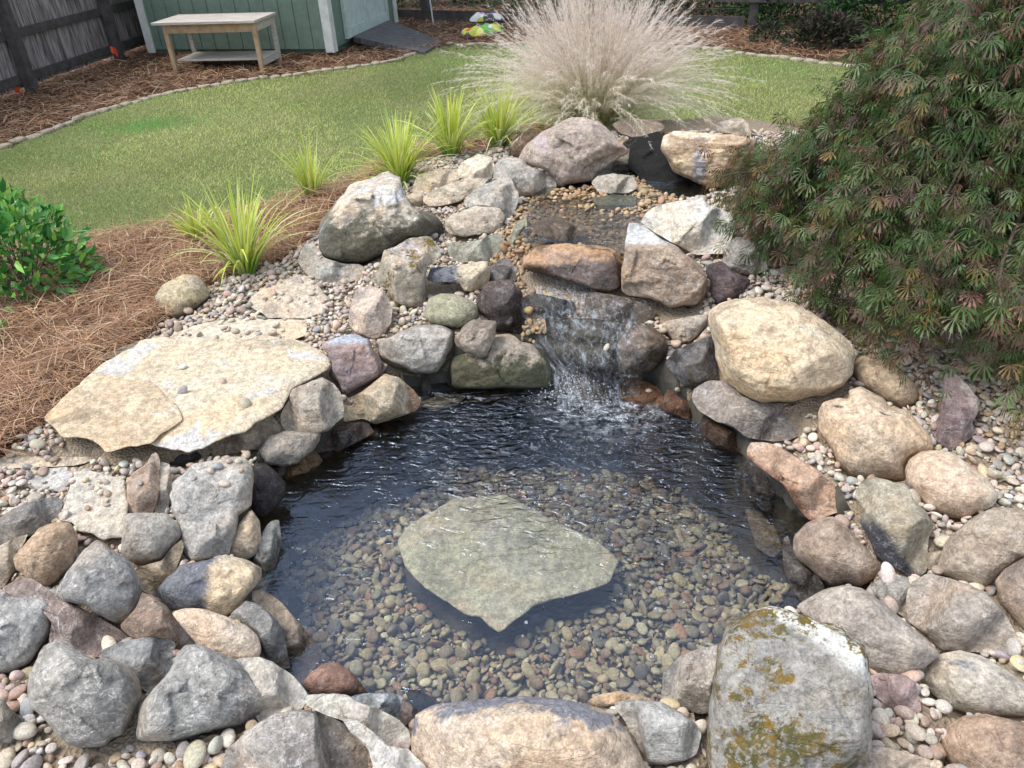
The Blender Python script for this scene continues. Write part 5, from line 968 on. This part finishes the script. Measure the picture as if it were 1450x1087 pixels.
# ------------------------------------------------------------------ glossy shrub at the left
def leafy(name, ctr, rad, nl, label, cat, cols, ls=(.04, .065), hz=.0, mat=None, shell=.35, nst=40, group=None):
    root = empty(name, ctr); tag(root, label, cat, group); n = nl
    d = unit(rng.normal(size=(n, 3))); d[:, 2] = np.abs(d[:, 2]) * 1.1 - .15; rr = rng.uniform(shell, 1, n) ** .6; lump = .75 + .5 * fbm(d * 2.2 + ctr[0], 3, 6)
    pos = d * rr[:, None] * lump[:, None] * np.array(rad); pos[:, 2] = np.maximum(pos[:, 2] + hz, .02)
    out = unit(d + rng.normal(0, .5, (n, 3)) + [0, 0, .25]); nr = unit(np.cross(out, rng.normal(size=(n, 3))) + [0, 0, .8]); sd_ = unit(np.cross(nr, out)); nr = np.cross(out, sd_); l = rng.uniform(*ls, n); w_ = l * .42
    pts = []; tt = [(0, 0), (.3, .42), (.3, 0), (.3, -.42), (.68, .38), (.68, 0), (.68, -.38), (1, 0)]
    for a_, b_ in tt: pts.append(pos + out * (l * a_)[:, None] + sd_ * (w_ * b_)[:, None] + nr * (l * (.10 * abs(b_) / .4 - .25 * a_ * a_))[:, None])
    V = np.stack(pts, 1).reshape(-1, 3); f = np.array([[0, 2, 1], [0, 3, 2], [1, 2, 5], [1, 5, 4], [2, 3, 6], [2, 6, 5], [4, 5, 7], [5, 6, 7]]); F = (f[None] + (np.arange(n) * 8)[:, None, None]).reshape(-1, 3)
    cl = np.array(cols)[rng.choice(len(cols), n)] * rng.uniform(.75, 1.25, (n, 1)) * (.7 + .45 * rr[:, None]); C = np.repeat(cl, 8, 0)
    mesh_np('foliage', V, F, mat or M_gloss, root, col=C)
    ps = []
    for i in range(nst):
        e = pos[rng.integers(n)]; ps.append((np.array([e * [.1, .1, 0], e * [.5, .5, .55], e]), .004, .0015))
    tubes_mesh('stem', ps, bark, root, 4); return root
M_gloss = colmat('glossy_leaf', .3, .5, trans=.2)
gb = at(40, 420, .0)
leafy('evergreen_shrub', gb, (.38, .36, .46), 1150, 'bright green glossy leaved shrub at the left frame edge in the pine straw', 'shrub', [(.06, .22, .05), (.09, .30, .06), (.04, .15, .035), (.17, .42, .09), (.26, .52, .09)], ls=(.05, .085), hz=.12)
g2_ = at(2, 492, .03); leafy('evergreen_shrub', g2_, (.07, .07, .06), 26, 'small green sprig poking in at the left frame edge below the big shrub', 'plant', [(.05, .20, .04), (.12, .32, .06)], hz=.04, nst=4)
# ------------------------------------------------------------------ shed
def frame2(p, q):
    p = np.array([p[0], p[1]]); q = np.array([q[0], q[1]]); d = (q - p) / np.linalg.norm(q - p); return p, d, np.array([-d[1], d[0]]), np.linalg.norm(q - p)
sL = at(215, 80, 0); sR = at(473, 80, 0); p0, d0, n0, Ls = frame2(sL, sR)         # n0 points away from the camera
shed = empty('garden_shed', (*sL[:2], 0), math.atan2(d0[1], d0[0])); tag(shed, 'sage green garden shed with vertical siding and white trim, a potting bench in front', 'shed')
Dp = 2.45; Hs = 2.2
def siding(mat_name, col):
    t = NT(mat_name); tc = t.n('ShaderNodeTexCoord'); v = tc.outputs['Object']; c = t.mix(t.ramp(t.noise(v, 8, 6, .7), .3, .7), tuple(q * .85 for q in col), tuple(q * 1.12 for q in col))
    t.bsdf(c, .7, t.bump(t.noise(v, 50, 4), .25, .004), .3); return t.m
M_green = siding('green_paint', (.145, .205, .16)); M_white = siding('white_paint', (.60, .61, .57)); M_door = siding('door_paint', (.44, .53, .50)); M_dark = simple('dark_wood', (.075, .068, .065), .85, .35, 9, .6)
m_ = MB(); gp = .195; x = 0.0
while x < Ls - .01:                                                      # boards with open grooves between them, backed by a plain sheet
    x1 = min(x + gp, Ls); m_.box(x + .004, x1 - .004, .0, .02, .09, Hs); x = x1
m_.box(0, Ls, .021, .06, .10, Hs); m_.box(.05, Ls - .05, .08, Dp - .05, .02, .10)
m_.build('front_wall', M_green, shed)
m_ = MB(); y = 0.0
m_.box(Ls - .06, Ls - .002, .06, Dp, .09, Hs); m_.box(0, .06, .06, Dp, .09, Hs); m_.box(.06, Ls - .06, Dp - .06, Dp, .09, Hs); m_.build('side_wall', M_green, shed)
for (a, b, c_, e) in ((-.025, .085, -.022, -.001), (Ls - .09, Ls + .024, -.022, -.001)):
    m_ = MB(); m_.box(a, b, c_, e, .05, Hs); m_.build('corner_trim', M_white, shed)
m_ = MB(); m_.box(Ls + .002, Ls + .025, 0, .10, .05, Hs); m_.build('corner_trim', M_white, shed)
m_ = MB(); m_.box(Ls + .002, Ls + .025, Dp - .10, Dp + .02, .05, Hs); m_.build('corner_trim', M_white, shed)
dr = empty('double_door', (0, 0, 0)); dr.parent = shed
y0, y1 = .42, 2.02
m_ = MB(); m_.box(Ls + .004, Ls + .03, y0, (y0 + y1) / 2 - .006, .14, 2.0); m_.box(Ls + .004, Ls + .03, (y0 + y1) / 2 + .006, y1, .14, 2.0); m_.build('door_panel', M_door, dr)
for a, b in ((y0, (y0 + y1) / 2 - .006), ((y0 + y1) / 2 + .006, y1)):
    m_ = MB(); 
    for s0, s1, z0, z1 in ((a, a + .09, .14, 2.0), (b - .09, b, .14, 2.0), (a + .09, b - .09, .14, .26), (a + .09, b - .09, 1.88, 2.0)): m_.box(Ls + .031, Ls + .05, s0, s1, z0, z1)
    m_.build('door_frame', M_door, dr)
m_ = MB(); k = math.tan(.55); m_.quadbox((Ls / 2, Dp * .22 - .1, Hs + .42), (Ls + .4, 0, 0), (0, Dp * .62, Dp * .62 * .6), (0, -.02, .03)); m_.quadbox((Ls / 2, Dp * .78 + .1, Hs + .42), (Ls + .4, 0, 0), (0, Dp * .62, -Dp * .62 * .6), (0, .02, .03)); m_.build('roof', M_dark, shed)
# ramp
def wp(x, y, z=0): return at(x, y, z)
Rw = lambda lx, ly, z=0: np.array([*(p0 + d0 * lx + n0 * ly), z])
rq = [Rw(Ls + .06, .55, .15), Rw(Ls + .06, 1.95, .15), np.array([*at(627, 57, .03)[:2], .03]), np.array([*at(601, 74, .03)[:2], .03])]
V = np.array(rq + [q - [0, 0, .07] for q in rq]); 
F = [[0, 1, 2, 3][::-1], [4, 5, 6, 7], [0, 3, 7, 4][::-1], [3, 2, 6, 7][::-1], [2, 1, 5, 6][::-1], [1, 0, 4, 5][::-1]]
t = NT('ramp_wood'); tc = t.n('ShaderNodeTexCoord'); v = tc.outputs['Object']; mp = t.n('ShaderNodeMapping'); mp.inputs['Scale'].default_value = (2, 14, 1); mp.inputs['Rotation'].default_value = (0, 0, .3); t.l(v, mp.inputs[0]); q_ = t.noise(mp.outputs[0], 4, 6, .7)
t.bsdf(t.mix(t.ramp(q_, .35, .7), (.06, .055, .055), (.17, .16, .16)), .8, t.bump(q_, .5, .01), .3)
tag(mesh_np('ramp', V, F, t.m, smooth=False), 'dark weathered plywood ramp leading up to the shed door', 'ramp')

# ------------------------------------------------------------------ potting bench
t = NT('old_wood'); tc = t.n('ShaderNodeTexCoord'); v = tc.outputs['Object']; mp = t.n('ShaderNodeMapping'); mp.inputs['Scale'].default_value = (2, 20, 20); t.l(v, mp.inputs[0]); q_ = t.noise(mp.outputs[0], 3, 6, .7)
t.bsdf(t.mix(t.ramp(q_, .35, .65), (.36, .33, .29), (.60, .56, .50)), .8, t.bump(q_, .4, .006), .3); M_old = t.m
t = NT('warm_wood'); tc = t.n('ShaderNodeTexCoord'); v = tc.outputs['Object']; mp = t.n('ShaderNodeMapping'); mp.inputs['Scale'].default_value = (3, 20, 3); t.l(v, mp.inputs[0]); q_ = t.noise(mp.outputs[0], 3, 6, .7)
t.bsdf(t.mix(t.ramp(q_, .35, .65), (.42, .26, .13), (.50, .38, .26)), .75, t.bump(q_, .4, .006), .3); M_warm = t.m
bL, bR = at(250, 102, 0), at(372, 100, 0); pb, dbx, nb_, Lb = frame2(bL, bR)
bench = empty('potting_bench', (*bL[:2], 0), math.atan2(dbx[1], dbx[0])); tag(bench, 'weathered wooden potting bench with a low shelf, against the green shed wall', 'bench')
Bd = .56; Bh = .555; lw = .05
for x_, y_ in ((0, 0), (Lb, 0), (0, Bd), (Lb, Bd)):
    m_ = MB(); m_.box(x_ - lw / 2, x_ + lw / 2, y_ - lw / 2, y_ + lw / 2, -.03, Bh - .03); m_.build('leg', M_warm if y_ == 0 else M_old, bench, .004)
m_ = MB(); nbd = 5; 
for i in range(nbd): m_.box(-.12, Lb + .05, -.08 + i * (Bd + .13) / nbd, -.08 + (i + 1) * (Bd + .13) / nbd - .006, Bh - .028, Bh)
m_.build('top', M_old, bench, .003)
m_ = MB(); m_.box(lw / 2 + .001, Lb - lw / 2 - .001, -.02, .012, Bh - .125, Bh - .03); m_.box(lw / 2 + .001, Lb - lw / 2 - .001, Bd - .02, Bd + .012, Bh - .125, Bh - .03); m_.build('apron', M_warm, bench)
for xa in (0, Lb):
    m_ = MB(); m_.box(xa - .015, xa + .015, lw / 2, Bd - lw / 2, Bh - .125, Bh - .03); m_.build('side_apron', M_old, bench)
m_ = MB(); 
for i in range(4): m_.box(lw / 2 + .003, Lb + .02, lw / 2 + .003 + i * (Bd - .05) / 4, lw / 2 + (i + 1) * (Bd - .05) / 4, .115, .135)
m_.build('shelf', M_old, bench, .002)
m_ = MB(); m_.box(Lb - .018, Lb + .018, lw / 2 + .001, Bd - lw / 2 - .001, .05, .112); m_.build('shelf_rail', M_old, bench)

# ------------------------------------------------------------------ left board fence
t = NT('fence_board'); tc = t.n('ShaderNodeTexCoord'); v = tc.outputs['Object']; mp = t.n('ShaderNodeMapping'); mp.inputs['Scale'].default_value = (14, 14, 1.2); t.l(v, mp.inputs[0]); q_ = t.noise(mp.outputs[0], 1.6, 7, .7, .6)
c = t.mix(t.ramp(q_, .35, .62), (.07, .06, .06), (.38, .34, .33)); c = t.mix(t.ramp(t.noise(mp.outputs[0], .8, 5, .6), .55, .68, 0, .6), c, (.13, .09, .065)); c = t.mix(t.ramp(t.noise(v, 6, 3), .68, .72, 0, .8), c, (.02, .015, .015))
t.bsdf(c, .85, t.bump(q_, .5, .008), .25); M_fence = t.m
f0, f1 = at(40, 130, 0), at(165, 85, 0); pf, df, nf, Lf = frame2(f0, f1)
fence = empty('board_fence', (*f0[:2], 0), math.atan2(df[1], df[0])); tag(fence, 'tall dark weathered board fence with horizontal rails at the left', 'fence')
m_ = MB(); x = -6.3; sp = .141
while x < Lf * 3.6: m_.quadbox((x + sp / 2, .045 + random.uniform(0, .006), .98), (sp - .005, 0, 0), (0, .018, 0), (0, 0, 1.86)); x += sp
m_.build('board_panel', M_fence, fence)
for zc in (.14, .58, 1.6):
    m_ = MB(); m_.box(-6.3, Lf * 3.6, -.003, .034, zc - .045, zc + .045); m_.build('rail', M_dark, fence, .004)
for i in (-2, -1, 0, 1, 2, 3):
    m_ = MB(); m_.box(Lf * i - .05, Lf * i + .05, -.115, -.005, 0 - .1, 1.95); m_.build('post', M_dark, fence, .005)
# ------------------------------------------------------------------ rear rail and wire fence
r0, r1 = at(605, 30, 0), at(1065, 42, 0); pr, drr, nr_, Lr = frame2(r0, r1)
rf = empty('wire_fence', (*r0[:2], 0), math.atan2(drr[1], drr[0])); tag(rf, 'dark wood and wire mesh fence across the back of the yard', 'fence')
x0, x1 = -3.2, Lr * 2.6
for i in range(-1, 3):
    m_ = MB(); m_.box(Lr * i / 1 - .06, Lr * i / 1 + .06, -.06, .06, -.1, 1.3); m_.build('post', M_dark, rf, .006)
for xx in (Lr * .5, Lr * 1.5):
    m_ = MB(); m_.box(xx - .06, xx + .06, -.06, .06, -.1, 1.3); m_.build('post', M_dark, rf, .006)
m_ = MB(); m_.box(x0, Lr * .98, -.085, -.062, -.02, .17); m_.build('kick_board', M_dark, rf)
m_ = MB(); m_.box(Lr * .9, x1, -.10, -.062, .34, .43); m_.build('rail', M_dark, rf, .004)
m_ = MB(); m_.box(x0, x1, -.10, -.062, 1.18, 1.27); m_.build('rail', M_dark, rf, .004)
m_ = MB()
for i in range(int((x1 - x0) / .1)): m_.box(x0 + i * .1 - .0018, x0 + i * .1 + .0018, .062, .0656, 0, 1.25)
for i in range(12): m_.box(x0, x1, .066, .0694, .1 * i + .04, .1 * i + .0436)
m_.build('wire_mesh', simple('wire', (.12, .12, .12), .5, .1), rf)
# rake-like white pole leaning on the left post
pl = MB(); a_ = at(614, 36, 0); pl.tube(a_, a_ + np.array([-.10, .12, 1.4]), .012, .012, 10); tag(pl.build('pole', simple('white_pole', (.55, .55, .55), .5, .05), smooth=True), 'thin white pole leaning against a rear fence post', 'pole')

# ------------------------------------------------------------------ hedge and trees behind the fences
hg = [(.02, .06, .018), (.03, .09, .025), (.015, .045, .015), (.05, .13, .03)]
M_hl = colmat('hedge_leaf', .6, .2, trans=.15)
HL = ['dark green shrub behind the rear fence left of the feathery grass', 'dark bush behind the rear fence just behind the feathery grass', 'blue green bush behind the rear fence, between the grass and the fence post', 'dark leafy bush right of the rear fence post', 'low twiggy bush in front of the rear fence near the maple', 'bushy shrub behind the rear fence beside the maple', 'shrub behind the rear fence hidden beyond the maple']
for i, (x, y, off, rx, rz, nl) in enumerate([(560, 20, .9, 1.5, 1.6, 3000), (760, 22, .8, 1.4, 1.5, 3000), (970, 30, .6, 1.3, 1.3, 4500), (1120, 48, .75, .9, 1.2, 4500), (1170, 66, -.15, .45, .34, 1500), (1240, 62, .5, 1.0, 1.3, 4000), (1400, 70, .6, 1.3, 1.5, 2500)]):
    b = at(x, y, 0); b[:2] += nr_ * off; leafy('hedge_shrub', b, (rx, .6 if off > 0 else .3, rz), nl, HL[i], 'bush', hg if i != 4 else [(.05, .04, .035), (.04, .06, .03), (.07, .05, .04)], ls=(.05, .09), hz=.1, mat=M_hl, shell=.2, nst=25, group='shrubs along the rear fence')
b = at(1085, 60, 0); leafy('hedge_shrub', b, (.22, .2, .2), 500, 'small dark twiggy plant at the foot of the rear fence post', 'bush', [(.05, .045, .04), (.03, .06, .03)], ls=(.03, .06), hz=.05, mat=M_hl, nst=15, group='shrubs along the rear fence')
def bigtree(x, y, h, r_, label):
    root = empty('shade_tree', (x, y, 0)); tag(root, label, 'tree', 'trees beyond the rear fence'); n = 9000
    lob = [(rng.normal(0, r_ * .45), rng.normal(0, r_ * .45), h * rng.uniform(.35, .95), r_ * rng.uniform(.35, .6)) for _ in range(16)]
    w_ = rng.choice(16, n); L_ = np.array(lob)[w_]; d = unit(rng.normal(size=(n, 3))); pos = L_[:, :3] + d * (L_[:, 3] * rng.uniform(.5, 1, n) ** .5)[:, None]; pos[:, 2] = np.maximum(pos[:, 2], .6)
    out = unit(rng.normal(size=(n, 3))); sd_ = unit(np.cross(out, rng.normal(size=(n, 3)))); l = rng.uniform(.16, .34, n)
    V = np.stack([pos, pos + out * (l * .5)[:, None] + sd_ * (l * .3)[:, None], pos + out * l[:, None], pos + out * (l * .5)[:, None] - sd_ * (l * .3)[:, None]], 1).reshape(-1, 3); F = (np.array([[0, 1, 2, 3]])[None] + (np.arange(n) * 4)[:, None, None]).reshape(-1, 4)
    cl = np.array([(.03, .07, .02), (.045, .10, .03), (.025, .05, .018)])[rng.choice(3, n)] * rng.uniform(.7, 1.3, (n, 1)); mesh_np('crown', V, F, M_hl, root, smooth=False, col=np.repeat(cl, 4, 0))
    ps = [(np.array([(0, 0, -.2), (.1, .1, h * .4), (0, .1, h * .8)]), .22, .08)] + [(np.array([(0.05, .05, h * .35), (q[0] * .5, q[1] * .5, (h * .35 + q[2]) / 2), (q[0], q[1], q[2])]), .08, .02) for q in lob[:8]]
    tubes_mesh('trunk', ps, bark, root, 8)
for q in [(-7.5, 19, 6, 2.6, 'shade tree behind the shed'), (-1.0, 19.5, 6, 2.6, 'shade tree behind the left part of the rear fence'), (8.5, 15.5, 9, 3.2, 'shade tree behind the fence at the right'), (7.5, 6.5, 7, 2.6, 'shade tree at the right side of the yard')]: bigtree(*q)

# ------------------------------------------------------------------ edging stones, flags, bags
ed = P2("-40,216 0,207 30,198 60,190 90,177 120,165 170,149 220,135 275,124 330,115 375,108 420,103 460,98 500,94 530,90 560,84 582,77 597,72")
ed2 = P2("632,61 680,62 730,63 800,63 860,64 930,66 1000,69 1040,73 1080,77 1120,83 1160,88 1200,93 1240,97 1300,104")
M_edge = m((.46, .42, .35), (.36, .33, .28), dark=.4, vein=.3, scale=2, bright=1.1)
cnt = 0
for path in (ed, ed2):
    W_ = np.array([at(x, y, 0.01)[:2] for x, y in path]); seg = np.linalg.norm(np.diff(W_, axis=0), axis=1); cum = np.concatenate([[0], np.cumsum(seg)]); s_ = 0
    while s_ < cum[-1]:
        l_ = rng.uniform(.10, .17); c_ = s_ + l_ / 2; x_ = np.interp(c_, cum, W_[:, 0]); y_ = np.interp(c_, cum, W_[:, 1]); dx_ = np.interp(c_ + .05, cum, W_[:, 0]) - x_; dy_ = np.interp(c_ + .05, cum, W_[:, 1]) - y_; an = math.atan2(dy_, dx_) + rng.normal(0, .1)
        Vb = IV * [l_ * .52, .042, .04]; Vb = np.sign(Vb) * np.abs(IV) ** .6 * [l_ * .53, rng.uniform(.03, .05), rng.uniform(.018, .03)] * (1 + .28 * (rng.random((len(IV), 1)) - .5))
        o = mesh_np('edging_stone', Vb, IF, M_edge); o.location = (x_, y_, tz_at([[x_, y_]])[0] + rng.uniform(.0, .012)); o.rotation_euler[2] = an; tag(o, 'pale edging stone in the row between the lawn and the mulch', 'edging stone', 'edging stones along the lawn'); s_ += l_ + .006; cnt += 1
print('edging', cnt)
M_or = simple('flag_orange', (.85, .10, .03), .6, .05); M_wire = simple('wire_stake', (.25, .25, .25), .4, .05)
for x, y, hh, lb, big in ((33, 116, .16, 'orange marker flag at the near fence post', 1), (163, 90, .15, 'orange marker flag at the far fence post by the dark corner', 1), (24, 134, .05, 'orange marker flag low on the pine straw below the first fence post', .8)):
    b = at(x, y, 0); r_ = empty('marker_flag', b); tag(r_, lb, 'flag', 'orange marker flags along the fence')
    s1 = MB(); s1.tube((0, 0, -.02), (0, 0, hh + .06), .002, .002, 6); s1.build('stake', M_wire, r_)
    V = []; 
    for i in range(5): 
        t_ = i / 4; V += [(t_ * .075 * big, .012 * math.sin(t_ * 5), hh + .06 - t_ * .03), (t_ * .075 * big, .012 * math.sin(t_ * 5), hh - .02 - t_ * .05)]
    mesh_np('pennant', V, [[2 * i, 2 * i + 1, 2 * i + 3, 2 * i + 2] for i in range(4)], M_or, r_)
def bag(x, y, z, sc, rz, label, cols):
    b = at(x, y, 0); b[2] = z; U_, V_ = np.meshgrid(np.linspace(-1, 1, 22), np.linspace(-1, 1, 16)); e_ = np.clip(1 - np.abs(U_) ** 4, 0, 1) ** .5 * np.clip(1 - np.abs(V_) ** 4, 0, 1) ** .5
    nn_ = (fbm(np.column_stack([U_.ravel() * 2.2 + x, V_.ravel() * 2.2, np.zeros(U_.size)]), 4, 3).reshape(U_.shape) - .5)
    top_ = np.stack([U_ * sc * 1.25, V_ * sc * .7, e_ * sc * .42 * (1 + nn_ * 1.6) + .02], -1).reshape(-1, 3); bot = top_ * [1, 1, 0] + [0, 0, .004]
    J = np.arange(U_.size).reshape(U_.shape); f = np.stack([J[:-1, :-1], J[:-1, 1:], J[1:, 1:], J[1:, :-1]], -1).reshape(-1, 4); F = np.vstack([f, f[:, ::-1] + U_.size])
    t = NT('bag_film'); tc = t.n('ShaderNodeTexCoord'); vo = t.n('ShaderNodeTexVoronoi'); vo.inputs['Scale'].default_value = 7; vo.distance = 'MANHATTAN'; t.l(tc.outputs['Object'], vo.inputs['Vector']); sc_ = t.n('ShaderNodeSeparateColor'); t.l(vo.outputs['Color'], sc_.inputs[0])
    cr = t.n('ShaderNodeValToRGB'); cr.color_ramp.interpolation = 'CONSTANT'; els = cr.color_ramp.elements
    for i, c_ in enumerate(cols):
        e2 = els[i] if i < 2 else els.new(i / len(cols)); e2.position = i / len(cols); e2.color = (*c_, 1)
    t.l(sc_.outputs[0], cr.inputs[0]); t.bsdf(cr.outputs[0], .35, None, .5)
    o = mesh_np('soil_bag', np.vstack([top_, bot]), F, t.m); o.location = Vector(b); o.rotation_euler[2] = rz; tag(o, label, 'bag', 'soil bags on the mulch')
bag(684, 50, .0, .23, .25, 'lower colourful plastic soil bag on the mulch, mostly green and yellow', [(.45, .50, .03), (.10, .35, .06), (.75, .72, .10), (.6, .16, .02), (.6, .6, .55), (.12, .10, .3), (.03, .03, .03)])
bag(690, 42, .11, .2, -.15, 'upper crumpled plastic soil bag lying on top, mostly white and black', [(.5, .5, .5), (.03, .03, .03), (.3, .35, .03), (.2, .14, .4), (.06, .3, .08), (.02, .02, .02)])
